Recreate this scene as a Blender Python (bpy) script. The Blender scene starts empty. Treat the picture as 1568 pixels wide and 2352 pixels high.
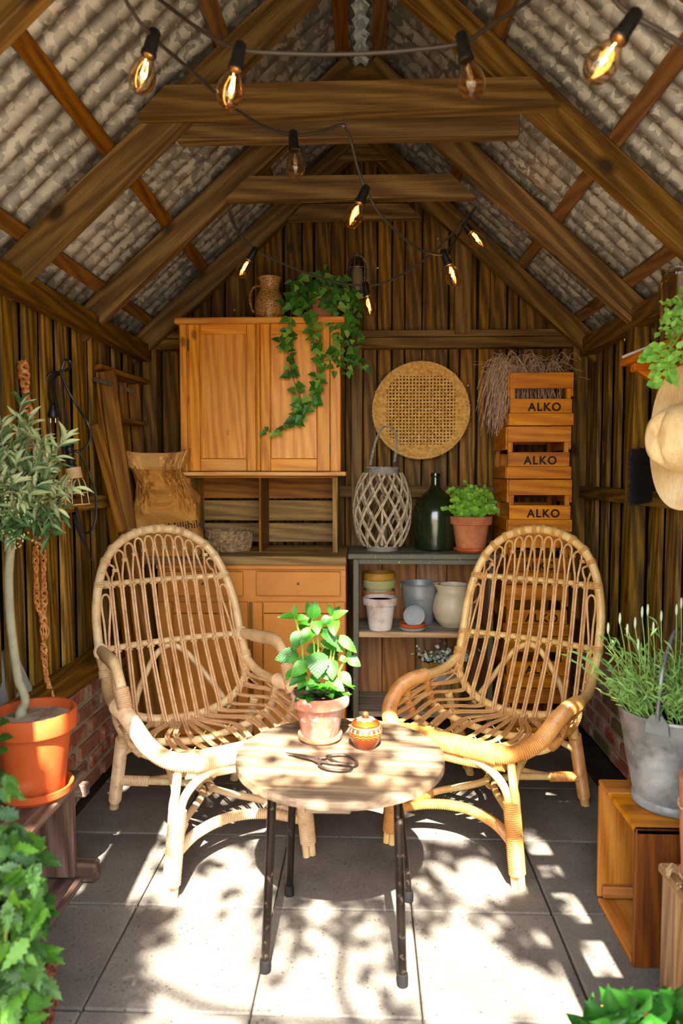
import bpy, math, random
from mathutils import Vector as V, Matrix as M
PI = math.pi; R = math.radians
random.seed(7)
sc = bpy.context.scene
C = sc.collection

# ---------------------------------------------------------------- camera, sky, sun, exposure
FPX = 1620.0; HC = 1.27
cd = bpy.data.cameras.new('camera'); cam = bpy.data.objects.new('camera', cd); C.objects.link(cam)
cam.location = (0, 0, HC); cam.rotation_euler = (R(90 - 3.28), 0, R(2.08))
cd.sensor_fit = 'HORIZONTAL'; cd.sensor_width = 36; cd.lens = 36 * FPX / 1568
cd.clip_start = 0.02; cd.clip_end = 200
cd.dof.use_dof = True; cd.dof.focus_distance = 2.75; cd.dof.aperture_fstop = 4.0
sc.camera = cam
w = bpy.data.worlds.new('sky'); sc.world = w; w.use_nodes = True
wn = w.node_tree; bg = wn.nodes['Background']
sky = wn.nodes.new('ShaderNodeTexSky'); sky.sky_type = 'NISHITA'; sky.sun_disc = False
sky.sun_elevation = R(49); sky.sun_rotation = R(177); sky.air_density = 1.0; sky.dust_density = 2.5; sky.ozone_density = 0.6
wn.links.new(sky.outputs[0], bg.inputs[0]); bg.inputs[1].default_value = 0.5
SUNDIR = V((-0.02, 0.435, -0.5)).normalized()
sd = bpy.data.lights.new('sun', 'SUN'); sun = bpy.data.objects.new('sun', sd); C.objects.link(sun)
sun.rotation_euler = SUNDIR.to_track_quat('-Z', 'Y').to_euler(); sun.location = (0.3, -6, 8)
sd.energy = 24.0; sd.angle = R(0.53); sd.color = (1.0, 0.95, 0.86)
sc.view_settings.view_transform = 'Standard'; sc.view_settings.look = 'None'
sc.view_settings.gamma = 1.0; sc.view_settings.use_curve_mapping = False
sc.view_settings.exposure = 1.36

# ---------------------------------------------------------------- picking real places: a pixel's ray cut by a plane
_m = cam.rotation_euler.to_matrix()
def ray(px, py): return _m @ V(((px - 784) / FPX, -(py - 1176) / FPX, -1))
def at(px, py, Y): d = ray(px, py); return V((0, 0, HC)) + d * (Y / d.y)
def atz(px, py, z): d = ray(px, py); return V((0, 0, HC)) + d * ((z - HC) / d.z)
def atx(px, py, x): d = ray(px, py); return V((0, 0, HC)) + d * (x / d.x)

# ---------------------------------------------------------------- mesh builder
def frame(t, up=None):
    t = t.normalized(); up = up or (V((0, 0, 1)) if abs(t.z) < .95 else V((1, 0, 0)))
    a = t.cross(up).normalized(); return a, a.cross(t).normalized()
class MB:
    def __init__(s): s.v = []; s.f = []
    def add(s, vs, fs):
        o = len(s.v); s.v += [V(p) for p in vs]; s.f += [[i + o for i in f] for f in fs]; return s
    def box(s, c, d, ch=0.0, m=None):          # centre, size, chamfer, optional matrix
        c = V(c); h = [x / 2 for x in d]; ch = min(ch, min(h) * .9)
        if ch <= 0:
            vs = [V((x * h[0], y * h[1], z * h[2])) for x in (-1, 1) for y in (-1, 1) for z in (-1, 1)]
            fs = [[0, 1, 3, 2], [4, 6, 7, 5], [0, 4, 5, 1], [2, 3, 7, 6], [0, 2, 6, 4], [1, 5, 7, 3]]
        else:
            vs = []; idx = {}
            for x in (-1, 1):
                for y in (-1, 1):
                    for z in (-1, 1):
                        for k in range(3):
                            p = [x * h[0], y * h[1], z * h[2]]; sg = (x, y, z)
                            for j in range(3):
                                if j != k: p[j] -= sg[j] * ch
                            idx[(x, y, z, k)] = len(vs); vs.append(V(p))
            fs = []
            for k in range(3):
                a, b = [j for j in range(3) if j != k]
                for sg in (-1, 1):
                    q = []
                    for (u, w_) in ((-1, -1), (1, -1), (1, 1), (-1, 1)):
                        t = [0, 0, 0]; t[k] = sg; t[a] = u; t[b] = w_; q.append(idx[(*t, k)])
                    fs.append(q)
                for u in (-1, 1):
                    for w_ in (-1, 1):
                        t0 = [0, 0, 0]; t0[a] = u; t0[b] = w_; t1 = list(t0); t0[k] = -1; t1[k] = 1
                        fs.append([idx[(*t0, a)], idx[(*t1, a)], idx[(*t1, b)], idx[(*t0, b)]])
            for x in (-1, 1):
                for y in (-1, 1):
                    for z in (-1, 1): fs.append([idx[(x, y, z, k)] for k in range(3)])
        if m is not None: vs = [m @ p for p in vs]
        return s.add([p + c for p in vs], fs)
    def beam(s, p0, p1, wd, hg, up=(0, 0, 1), ch=0.003):   # box along p0->p1; hg along up
        p0 = V(p0); p1 = V(p1); t = (p1 - p0); L = t.length; t.normalize()
        a = t.cross(V(up)).normalized(); u = a.cross(t).normalized()
        return s.box((p0 + p1) / 2, (L, wd, hg), ch, M((t, a, u)).transposed())
    def tube(s, pts, r, n=8, caps=True, closed=False, flat=1.0, up=None):
        pts = [V(p) for p in pts]; k = len(pts); o = len(s.v)
        rs = r if isinstance(r, (list, tuple)) else [r] * k
        tp = None; a = None
        for i, p in enumerate(pts):
            if closed: t = pts[(i + 1) % k] - pts[i - 1]
            else: t = pts[min(i + 1, k - 1)] - pts[max(i - 1, 0)]
            if t.length < 1e-9: t = V((0, 0, 1))
            t.normalize()
            if a is None:
                a, b = frame(t, V(up) if up else None)
            else:
                a = (a - t * a.dot(t)); a = a.normalized() if a.length > 1e-6 else frame(t)[0]
                b = a.cross(t).normalized()
            for j in range(n):
                th = 2 * PI * j / n
                s.v.append(p + (a * math.cos(th) + b * math.sin(th) * flat) * rs[i])
        for i in range(k if closed else k - 1):
            i2 = (i + 1) % k
            for j in range(n):
                j2 = (j + 1) % n
                s.f.append([o + i * n + j, o + i * n + j2, o + i2 * n + j2, o + i2 * n + j])
        if caps and not closed:
            s.f.append([o + j for j in range(n)][::-1]); s.f.append([o + (k - 1) * n + j for j in range(n)])
        return s
    def lathe(s, prof, n=24, c=(0, 0, 0), m=None, wob=0.0, sy=1.0):
        o = len(s.v); c = V(c); k = len(prof)
        for (r, z) in prof:
            for j in range(n):
                th = 2 * PI * j / n; rr = r * (1 + wob * math.sin(3 * th + z * 9))
                p = V((rr * math.cos(th), rr * math.sin(th) * sy, z))
                s.v.append((m @ p if m is not None else p) + c)
        for i in range(k - 1):
            for j in range(n):
                j2 = (j + 1) % n
                s.f.append([o + i * n + j, o + i * n + j2, o + (i + 1) * n + j2, o + (i + 1) * n + j])
        if prof[0][0] > 1e-5: s.f.append([o + j for j in range(n)][::-1])
        if prof[-1][0] > 1e-5: s.f.append([o + (k - 1) * n + j for j in range(n)])
        return s
    def prism(s, poly, th, m=None, c=(0, 0, 0)):   # 2D outline in local XZ, thickness along local Y
        n = len(poly); c = V(c)
        vs = [V((x, -th / 2, z)) for x, z in poly] + [V((x, th / 2, z)) for x, z in poly]
        if m is not None: vs = [m @ p for p in vs]
        fs = [list(range(n)), list(range(n, 2 * n))[::-1]] + [[i, n + i, n + (i + 1) % n, (i + 1) % n] for i in range(n)]
        return s.add([p + c for p in vs], fs)
    def grid(s, fn, nu, nv, close_u=False):
        o = len(s.v)
        for i in range(nu):
            for j in range(nv): s.v.append(V(fn(i / (nu if close_u else nu - 1), j / (nv - 1))))
        for i in range(nu if close_u else nu - 1):
            i2 = (i + 1) % nu
            for j in range(nv - 1): s.f.append([o + i * nv + j, o + i2 * nv + j, o + i2 * nv + j + 1, o + i * nv + j + 1])
        return s
    def mesh(s, name, mats, ang=40, sm=True):
        me = bpy.data.meshes.new(name); me.from_pydata([tuple(p) for p in s.v], [], s.f)
        for m_ in (mats if isinstance(mats, (list, tuple)) else [mats]): me.materials.append(m_)
        import bmesh
        b = bmesh.new(); b.from_mesh(me); bmesh.ops.recalc_face_normals(b, faces=b.faces); b.to_mesh(me); b.free()
        if sm:
            me.polygons.foreach_set('use_smooth', [True] * len(me.polygons))
            me.set_sharp_from_angle(angle=R(ang))
        return me
    def build(s, name, mat, parent=None, ang=40, sm=True):
        return link(name, s.mesh(name, mat, ang, sm), parent)
def link(name, me, parent=None, mat=None):
    o = bpy.data.objects.new(name, me); C.objects.link(o); o.parent = parent
    if mat is not None: o.matrix_local = mat
    return o
def thing(name, loc=(0, 0, 0), label=None, cat=None, rz=0, group=None, kind=None, rot=None):
    o = bpy.data.objects.new(name, None); C.objects.link(o); o.empty_display_size = .05
    o.location = loc; o.rotation_euler = rot or (0, 0, rz)
    return tag(o, label, cat, group, kind)
def tag(o, label=None, cat=None, group=None, kind=None):
    for k, v in (('label', label), ('category', cat), ('group', group), ('kind', kind)):
        if v: o[k] = v
    return o
def stuff(o): o['kind'] = 'stuff'; return o
def bx(name, mat, parent, c, d, ch=0.003, m=None): return MB().box(c, d, ch, m).build(name, mat, parent, 25)
def tb(name, mat, parent, pts, r, n=8, **k): return MB().tube(pts, r, n, **k).build(name, mat, parent, 50)
def catmull(P, n=8, closed=False):
    P = [V(p) for p in P]; out = []; k = len(P)
    for i in range(k if closed else k - 1):
        if closed: p0, p1, p2, p3 = P[i - 1], P[i], P[(i + 1) % k], P[(i + 2) % k]
        else: p0, p1, p2, p3 = P[max(i - 1, 0)], P[i], P[i + 1], P[min(i + 2, k - 1)]
        for j in range(n):
            t = j / n
            out.append(.5 * ((2 * p1) + (p2 - p0) * t + (2 * p0 - 5 * p1 + 4 * p2 - p3) * t * t + (3 * p1 - p0 - 3 * p2 + p3) * t ** 3))
    if not closed: out.append(P[-1])
    return out
def resample(pts, step):
    out = [pts[0]]; acc = 0
    for a, b in zip(pts, pts[1:]):
        L = (b - a).length; d = step - acc
        while d <= L and L > 0:
            out.append(a.lerp(b, d / L)); d += step
        acc = L - (d - step)
    out.append(pts[-1]); return out
def wrapped(mb, pts, r, pitch=.006, n=10, flat=1.0, up=None, depth=.0026):   # cane bound round and round with strip
    q = resample(pts, pitch / 2)
    K = len(q); rs = [(r[0] + (r[1] - r[0]) * i / K if isinstance(r, tuple) else r) + (depth if i % 2 else -depth * .3) for i in range(K)]
    mb.tube(q, rs, n, flat=flat, up=up); return mb
def ring_wrap(mb, p, t, r, turns=3, wr=.0022, n=12, k=5):          # binding: a few rings round a rod
    t = V(t).normalized(); a, b = frame(t)
    for i in range(turns):
        c = V(p) + t * ((i - (turns - 1) / 2) * wr * 2)
        mb.tube([c + (a * math.cos(2 * PI * j / n) + b * math.sin(2 * PI * j / n)) * (r + wr * .5) for j in range(n)], wr, k, closed=True)
    return mb
def rnd(a, b): return random.uniform(a, b)

# ---------------------------------------------------------------- materials
def srgb(r, g=None, b=None):
    if isinstance(r, str): r, g, b = [int(r[i:i + 2], 16) for i in (0, 2, 4)]
    f = lambda c: (c / 255 / 12.92) if c <= 10 else ((c / 255 + .055) / 1.055) ** 2.4
    return (f(r), f(g), f(b), 1)
class NT:
    def __init__(s, name):
        s.m = bpy.data.materials.new(name); s.m.use_nodes = True; s.t = s.m.node_tree
        s.b = s.t.nodes['Principled BSDF']
    def n(s, typ, _ins=None, **pr):
        x = s.t.nodes.new('ShaderNode' + typ)
        for k, v in pr.items(): setattr(x, k, v)
        for k, v in (_ins or {}).items(): s.put(x.inputs[k], v)
        return x
    def put(s, sock, v):
        if isinstance(v, bpy.types.NodeSocket): s.t.links.new(v, sock)
        elif isinstance(v, bpy.types.Node): s.t.links.new(v.outputs[0], sock)
        else: sock.default_value = v
    def math(s, op, a, b=0.0, c=0.0):
        return s.n('Math', {0: a, 1: b, 2: c}, operation=op).outputs[0]
    def ramp(s, fac, stops):
        x = s.n('ValToRGB', {0: fac}); e = x.color_ramp.elements
        while len(e) < len(stops): e.new(.5)
        for el, (p, c) in zip(e, stops): el.position = p; el.color = c if len(c) == 4 else (*c, 1)
        return x.outputs[0]
    def mix(s, fac, a, b, mode='MIX'):
        x = s.n('Mix', data_type='RGBA', blend_type=mode)
        s.put(x.inputs[0], fac); s.put(x.inputs[6], a); s.put(x.inputs[7], b); return x.outputs[2]
    def coords(s, scale=(1, 1, 1), rand=True, kind='Object'):
        tc = s.n('TexCoord').outputs[kind]
        if rand:
            rr = s.n('ObjectInfo').outputs['Random']
            cb = s.n('CombineXYZ', {0: s.math('MULTIPLY', rr, 17.3), 1: s.math('MULTIPLY', rr, 31.7), 2: s.math('MULTIPLY', rr, 23.1)})
            tc = s.n('VectorMath', {0: tc, 1: cb.outputs[0]}, operation='ADD').outputs[0]
        return s.n('Mapping', {0: tc, 3: scale}).outputs[0]
    def noise(s, vec, scale, detail=3, rough=.55, dist=0.0, out='Fac'):
        return s.n('TexNoise', {'Vector': vec, 'Scale': scale, 'Detail': detail, 'Roughness': rough, 'Distortion': dist}).outputs[out]
    def bump(s, h, st=.3, d=.01):
        s.t.links.new(s.n('Bump', {'Height': h, 'Strength': st, 'Distance': d}).outputs[0], s.b.inputs['Normal'])
    def fin(s, col=None, rough=None, metal=None, spec=None):
        if col is not None: s.put(s.b.inputs['Base Color'], col)
        if rough is not None: s.put(s.b.inputs['Roughness'], rough)
        if metal is not None: s.put(s.b.inputs['Metallic'], metal)
        if spec is not None: s.put(s.b.inputs['Specular IOR Level'], spec)
        return s.m
_wc = {}
def wood(name, dark, mid, light, axis='z', rough=.62, knots=.8, var=.25, bump=.35, grain=1.0, stain=None, stain_amt=.5, stain_scale=2.2, sat=1.22, kscale=5.5):
    key = (name, axis)
    if key in _wc: return _wc[key]
    t = NT(name + '_' + axis); ax = 'xyz'.index(axis)
    def scl(k): v = [1, 1, 1]; v[ax] = k; return tuple(v)
    tc = t.coords()
    def mp(k): return t.n('Mapping', {0: tc, 3: scl(k)}).outputs[0]
    fine = t.noise(mp(.03), 210 * grain, 5, .7, .15)
    broad = t.noise(mp(.06), 22 * grain, 4, .6, .35)
    wv = t.n('TexWave', {'Vector': mp(.10), 'Scale': 14 * grain, 'Distortion': 7.0, 'Detail': 2.5, 'Detail Scale': 1.2}, wave_type='BANDS', bands_direction='DIAGONAL').outputs['Fac']
    f = t.math('ADD', t.math('MULTIPLY', fine, .50), t.math('ADD', t.math('MULTIPLY', broad, .32), t.math('MULTIPLY', wv, .18)))
    col = t.ramp(f, [(.30, srgb(dark)), (.48, srgb(mid)), (.68, srgb(light))])
    rr = t.n('ObjectInfo').outputs['Random']
    col = t.n('HueSaturation', {'Color': col, 'Value': t.math('ADD', 1 - var / 2, t.math('MULTIPLY', rr, var)), 'Saturation': t.math('ADD', sat, t.math('MULTIPLY', t.math('FRACT', t.math('MULTIPLY', rr, 7.3)), -.18))}).outputs[0]
    if stain:
        sm = t.ramp(t.noise(mp(.35), stain_scale, 5, .65, .6), [(.42, (0, 0, 0)), (.66, (1, 1, 1))])
        col = t.mix(t.math('MULTIPLY', sm, stain_amt), col, srgb(stain))
    if knots > 0:
        vo = t.n('TexVoronoi', {'Vector': t.n('Mapping', {0: t.n('VectorMath', {0: tc, 1: t.n('VectorMath', {0: t.noise(tc, 6, 2, out='Color'), 1: (.02, .02, .02)}, operation='MULTIPLY').outputs[0]}, operation='ADD').outputs[0], 3: scl(.55)}).outputs[0], 'Scale': kscale}).outputs['Distance']
        km = t.ramp(vo, [(.085, (1, 1, 1)), (.16, (0, 0, 0))])
        col = t.mix(t.math('MULTIPLY', km, knots), col, srgb(dark) if not isinstance(dark, str) else tuple(c * .55 for c in srgb(dark)[:3]) + (1,))
    t.bump(f, bump, .006)
    _wc[key] = t.fin(col, rough, spec=.3); return t.m
def plain(name, hexa, rough=.6, metal=0, var=.12, nscale=8, bump=.0, spec=.4, dark=None, detail=4, rand=True):
    t = NT(name); v = t.coords(rand=rand); nz = t.noise(v, nscale, detail, .6)
    a = srgb(hexa); d = srgb(dark) if dark else tuple(c * (1 - var * 2) for c in a[:3]) + (1,)
    col = t.ramp(nz, [(.3, d), (.62, a)])
    if bump: t.bump(nz, bump, .004)
    return t.fin(col, rough, metal, spec)
def leafmat(name, dark, light, rough=.45, trans=.25, vein=True):
    t = NT(name); rr = t.n('ObjectInfo').outputs['Random']; v = t.coords(); nz = t.noise(v, 40, 3)
    f = t.math('ADD', t.math('MULTIPLY', rr, .75), t.math('MULTIPLY', nz, .35))
    col = t.ramp(f, [(.1, srgb(dark)), (.95, srgb(light))])
    sx = t.n('SeparateXYZ', {0: t.n('TexCoord').outputs['Object']}); ay = t.math('ABSOLUTE', sx.outputs[1])
    vn = t.math('SINE', t.math('MULTIPLY', t.math('SUBTRACT', sx.outputs[0], t.math('MULTIPLY', ay, .9)), 46.0)); mid = t.math('LESS_THAN', ay, .022)
    col = t.mix(t.math('MULTIPLY', t.math('GREATER_THAN', vn, .8), .18), col, srgb(dark)); col = t.mix(t.math('MULTIPLY', mid, .35), col, srgb(light))
    t.bump(vn, .22, .002)
    t.fin(col, rough, spec=.4)
    tr = t.n('BsdfTranslucent', {'Color': t.mix(.5, col, srgb(light))}); mx = t.n('MixShader', {0: trans, 1: t.b.outputs[0], 2: tr.outputs[0]})
    t.t.links.new(mx.outputs[0], t.t.nodes['Material Output'].inputs[0]); return t.m
def mottled(name, base, marks, rough=.75, bump=.25):
    """base hex + list of (hex, noise scale, lo, hi, amount)"""
    t = NT(name); v = t.coords(); col = t.mix(t.noise(v, 6, 3), tuple(c * .78 for c in srgb(base)[:3]) + (1,), srgb(base))
    h = t.noise(v, 60, 4, .6)
    for i, (hx, scl, lo, hi, amt) in enumerate(marks):
        nz = t.noise(t.n('Mapping', {0: v, 1: (i * 3.1, i * 1.7, 0)}).outputs[0], scl, 5, .65, .4)
        col = t.mix(t.math('MULTIPLY', t.ramp(nz, [(lo, (0, 0, 0)), (hi, (1, 1, 1))]), amt), col, srgb(hx))
    t.bump(h, bump, .003); return t.fin(col, rough, spec=.25)

WALL = lambda ax: wood('stained_wall_board', '281b0a', '705326', 'b08a4c', ax, .6, .8, .5, .5, stain='2a2010', stain_amt=.55)
BACKW = lambda ax: wood('dark_back_board', '2a1b0a', '6c4c22', 'a27a40', ax, .6, .8, .5, .5, stain='241c0e', stain_amt=.5)
BEAM = lambda ax: wood('rafter_timber', '3a2710', '715228', '9c7a45', ax, .62, .9, .25, .45, .8, stain='5a4424', stain_amt=.5, sat=1.12)
BATT = lambda ax: wood('roof_batten', '4a2a0c', '7e501e', '98692e', ax, .55, .6, .25, .3, stain='4a2c10', stain_amt=.4, sat=1.1)
PLATE = lambda ax: wood('wall_plate_timber', '38240c', '68481e', '8c6a34', ax, .6, .8, .2, .35, stain='3a220c', stain_amt=.4)
PINE = lambda ax: wood('orange_pine', 'ac6420', 'd08a34', 'e4a44e', ax, .4, .9, .16, .15, 1.0, stain='c4782a', stain_amt=.35, sat=1.1, kscale=9)
CRATEW = lambda ax: wood('orange_crate_wood', '9c5210', 'cc7c22', 'e09a40', ax, .5, .9, .35, .25, .8, stain='8c4c14', stain_amt=.6, sat=1.2)
GREYW = lambda ax: wood('weathered_board', '4a3a24', '8a6d45', 'a98b5d', ax, .7, .8, .25, .4, stain='5c4a2e', stain_amt=.5)
DARKW = lambda ax: wood('brown_plank', '4a2a10', '80532a', 'a37440', ax, .65, .8, .25, .4, stain='4c2f16', stain_amt=.4)
BENCHW = lambda ax: wood('old_bench_wood', '2c1c12', '533a28', '7c6252', ax, .7, .7, .25, .5, stain='5c4038', stain_amt=.4, sat=.95)
LADW = lambda ax: wood('ladder_wood', '472a0f', '805526', 'a27a44', ax, .62, .6, .3, .4, stain='50341a', stain_amt=.45, sat=1.25)
TABW = lambda ax: wood('worn_table_wood', '3e2d1d', '6e563c', '8c7456', ax, .75, .6, .25, .4, stain='5c4630', stain_amt=.6, sat=1.0)
# ================================================================ THE SETTING
def concrete():
    t = NT('concrete_slab'); v = t.coords(); big = t.noise(v, 3.2, 5, .6); fine = t.noise(v, 130, 3, .7)
    col = t.ramp(t.math('ADD', t.math('MULTIPLY', big, .6), t.math('MULTIPLY', fine, .4)), [(.3, srgb('433e39')), (.5, srgb('5e5850')), (.7, srgb('746d63'))])
    sp = t.n('TexVoronoi', {'Vector': v, 'Scale': 60.0}).outputs['Distance']
    m = t.math('MULTIPLY', t.ramp(sp, [(.13, (1, 1, 1)), (.22, (0, 0, 0))]), t.ramp(t.noise(v, 22, 2), [(.42, (0, 0, 0)), (.6, (1, 1, 1))]))
    col = t.mix(t.math('MULTIPLY', m, .8), col, srgb('27231f'))
    rr = t.n('ObjectInfo').outputs['Random']
    col = t.n('HueSaturation', {'Color': col, 'Value': t.math('ADD', .92, t.math('MULTIPLY', rr, .14))}).outputs[0]
    t.bump(t.math('SUBTRACT', fine, m), .25, .004); return t.fin(col, .85, spec=.2)
M_CONC = concrete()
M_SOIL = mottled('dark_soil', '2d2418', [('4a3c2a', 30, .5, .65, .6), ('18120c', 14, .45, .6, .6), ('5c5142', 90, .62, .7, .6)], .95, .9)
M_MORT = mottled('lime_mortar', 'ac9d86', [('86775f', 14, .45, .6, .7), ('55642e', 4, .58, .72, .45)], .95, .8)
BRICKS = [mottled('red_brick', '9c5238', [('7a3a28', 16, .45, .6, .7), ('b89c84', 9, .45, .62, .8), ('3c2a22', 30, .55, .7, .6)], .9, .7),
          mottled('brown_brick', '86583f', [('a0664a', 16, .45, .6, .7), ('a28f7a', 8, .5, .66, .6), ('2e241e', 20, .55, .7, .6)], .9, .7),
          mottled('mossy_brick', '6a4630', [('56621f', 7, .46, .6, .75), ('8c7a62', 12, .5, .68, .5)], .92, .7)]
def galv():
    t = NT('galvanised_sheet'); v = t.coords(rand=True)
    dv = t.n('VectorMath', {0: v, 1: t.n('VectorMath', {0: t.noise(v, 30, 3, out='Color'), 1: (.035, .035, .035)}, operation='MULTIPLY').outputs[0]}, operation='ADD').outputs[0]
    cell = t.n('TexVoronoi', {'Vector': dv, 'Scale': 46.0}).outputs['Color']
    s = t.n('SeparateColor', {0: cell}).outputs[0]
    col = t.ramp(s, [(.15, srgb('7c7972')), (.5, srgb('8f8b83')), (.62, srgb('a9a498')), (.95, srgb('bab5a8'))])
    dirt = t.ramp(t.noise(t.n('Mapping', {0: v, 3: (1, .3, 1)}).outputs[0], 5, 5, .65), [(.45, (0, 0, 0)), (.75, (1, 1, 1))])
    col = t.mix(t.math('MULTIPLY', dirt, .55), col, srgb('6a5a48'))
    t.bump(s, .08, .003); return t.fin(col, t.ramp(s, [(0, (.36,) * 3), (1, (.55,) * 3)]), .6, .5)
M_GALV = galv()

# ---- floor
SX = [-1.074, -.672, -.270, .131, .535, .937]; SP = .4045
floor = thing('floor', (0, 0, 0), 'grey concrete paving slabs laid in a square grid', None, kind='structure')
bx('soil_bed', M_SOIL, floor, (0, 1.4, -.061), (2.6, 4.9, .08), 0)
slab = MB().box((0, 0, 0), (.398, .398, .04), .004).mesh('paving_slab', M_CONC, 25)
for i in range(5):
    for k in range(-6, 5):
        y = 1.98 + SP * (k + .5); yw = SP
        if y > 3.72: continue
        o = link('paving_slab', slab, floor)
        o.location = ((SX[i] + SX[i + 1]) / 2, y, -.02 + rnd(-.0012, .0012)); o.rotation_euler = (rnd(-.002, .002), rnd(-.002, .002), rnd(-.003, .003) + PI / 2 * random.randint(0, 3))
tail = MB().box((0, 0, 0), (.398, .085, .04), .004).mesh('paving_slab', M_CONC, 25)
for i in range(5):
    o = link('paving_slab', tail, floor); o.location = ((SX[i] + SX[i + 1]) / 2, 3.646, -.02)
g = MB().box((0, -7, -.13), (26, 26, .05), 0).build('garden_ground', mottled('gravel_path', '9a8c76', [('6f6650', 5, .4, .65, .7), ('b6aa94', 60, .5, .7, .6)], .95, .5)); tag(g, 'pale gravel ground outside the shed doorway', None, kind='structure')

# ---- board walls
def boards(parent, mat, axis, fixed, a0, a1, z0, z1f, sign, seed=1):
    """vertical boards, alternately set back and proud, with open joints; axis 'x' or 'y' runs along the wall, fixed = face plane, sign = into the room"""
    rg = random.Random(seed); a = a0; k = 0
    while a < a1:
        proud = k % 2; wd = (rg.uniform(.048, .074) if proud else rg.uniform(.066, .098)); c = min(a + wd / 2, a1); z1 = z1f(c); th = .02
        if z1 - z0 > .05:
            q = fixed - sign * (.010 if proud else .032 + rg.uniform(-.003, .003))
            d = (wd, th, z1 - z0) if axis == 'x' else (th, wd, z1 - z0)
            p = (c, q, (z0 + z1) / 2) if axis == 'x' else (q, c, (z0 + z1) / 2)
            bx('cover_board' if proud else 'wall_board', mat, parent, p, d, .003)
        a += wd + (rg.uniform(.003, .012) if rg.random() < .8 else -.006); k += 1
XR = -.03; TAN = .905; ZB = 2.89; COS = math.cos(math.atan(TAN)); ROOFTOP = 3.055
def roofz(x): return ROOFTOP - TAN * abs(x - XR)
XL, XRT, YB, YF = -1.19, 1.15, 3.75, .95
wall_left = thing('wall_left', label='left wall of dark stained vertical boards on a low brick plinth', kind='structure')
boards(wall_left, WALL('z'), 'y', XL, YF, YB, .44, lambda y: 1.955, 1, seed=3)
wall_right = thing('wall_right', label='right wall of dark stained vertical boards on a low brick plinth', kind='structure')
boards(wall_right, WALL('z'), 'y', XRT, YF, YB, .44, lambda y: 1.95, -1, seed=9)
wall_back = thing('wall_back', label='dark brown boarded gable wall at the back', kind='structure')
boards(wall_back, BACKW('z'), 'x', YB, -1.24, 1.2, 0, lambda x: roofz(x) - .02, -1, seed=14)
bx('backing', plain('gap_shade_backing', '191410', .9, rand=False), wall_back, (0, YB + .06, .95), (2.6, .02, 2.1), 0)  # added near-black sheet: its colour stands in for shade in the board joints
MB().prism([(-1.3, 1.95), (XR, ROOFTOP + .05), (1.3, 1.9)], .02).build('gable_backing', bpy.data.materials['gap_shade_backing'], wall_back).location = (0, YB + .06, 0)
for wl, x in ((wall_left, XL - .06), (wall_right, XRT + .06)): bx('backing', bpy.data.materials['gap_shade_backing'], wl, (x, (YF + YB) / 2, .95), (.02, YB - YF + .2, 2.1), 0)
# rails, studs, corner posts
bx('rail', BEAM('x'), wall_back, (0, YB - .028, 1.935), (2.3, .055, .055))
bx('rail', BEAM('x'), wall_back, (0, YB - .02, 1.985), (2.3, .04, .035))
bx('rail', BEAM('x'), wall_back, (0, YB - .025, 1.165), (2.3, .05, .06))
bx('stud', BEAM('z'), wall_back, (.49, YB - .03, 2.24), (.085, .055, .52))
bx('stud', BEAM('z'), wall_back, (-.055, YB - .03, .95), (.055, .055, 1.91))
bx('corner_post', BACKW('z'), wall_back, (1.09, YB - .035, 1.0), (.075, .06, 1.86))
bx('corner_post', BACKW('z'), wall_back, (-1.14, YB - .035, 1.0), (.075, .06, 1.86))
bx('rail', WALL('y'), wall_right, (XRT - .03, (YF + YB) / 2, 1.165), (.055, YB - YF, .06))
bx('post', WALL('z'), wall_right, (XRT - .035, 2.98, 1.15), (.06, .085, 1.42))
bx('rail', WALL('y'), wall_left, (XL + .026, 3.2, 1.14), (.05, 1.05, .055))
bx('sill_beam', PLATE('y'), wall_left, (XL + .035, (YF + YB) / 2, .462), (.085, YB - YF, .085))
bx('sill_beam', PLATE('y'), wall_right, (XRT - .03, (YF + YB) / 2, .462), (.085, YB - YF, .085))
# nails in the back wall boards
nb = plain('nail_head', 'a89f90', .4, .8)
for (px, py) in [(867, 615), (1072, 630), (538, 712), (1005, 548), (1075, 885), (1331, 845), (1333, 940), (1334, 980)]:
    p = at(px, py, YB - .012); o = MB().lathe([(0, 0), (.006, 0), (.006, -.005), (0, -.007)], 8, m=M.Rotation(-PI / 2, 3, 'X')).build('nail', nb, wall_back); o.location = p
# ---- brick plinths
def plinth(parent, xface, sign, seed):
    rg = random.Random(seed)
    pl = bx('brick_plinth', M_MORT, parent, (xface - sign * .07, (YF + YB) / 2, .20), (.13, YB - YF, .42), .006)
    pl.name = 'brick_plinth'
    me = [MB().box((0, 0, 0), (.05, .228, .062), .006).mesh('brick', b, 25) for b in BRICKS]
    off = V(pl.location)
    for c in range(6):
        z = .028 + c * .0735; y = YF + (.06 if c % 2 else -.06)
        while y < YB:
            k = rg.random(); mi = 0 if k < .55 else (1 if k < .95 or sign > 0 else 2)
            if sign < 0 and c < 5 and rg.random() < .25: mi = 2
            o = link('brick', me[mi], pl); o.location = (xface - sign * (.021 + rg.uniform(-.006, .006)), y + .12, z)
            o.rotation_euler = (rg.uniform(-.03, .03), rg.uniform(-.02, .02), rg.uniform(-.03, .03)); o.scale = (1, rg.uniform(.86, .97), rg.uniform(.80, .95))
            y += .245
plinth(wall_left, -1.11, 1, 5); plinth(wall_right, 1.075, -1, 8)

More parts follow.
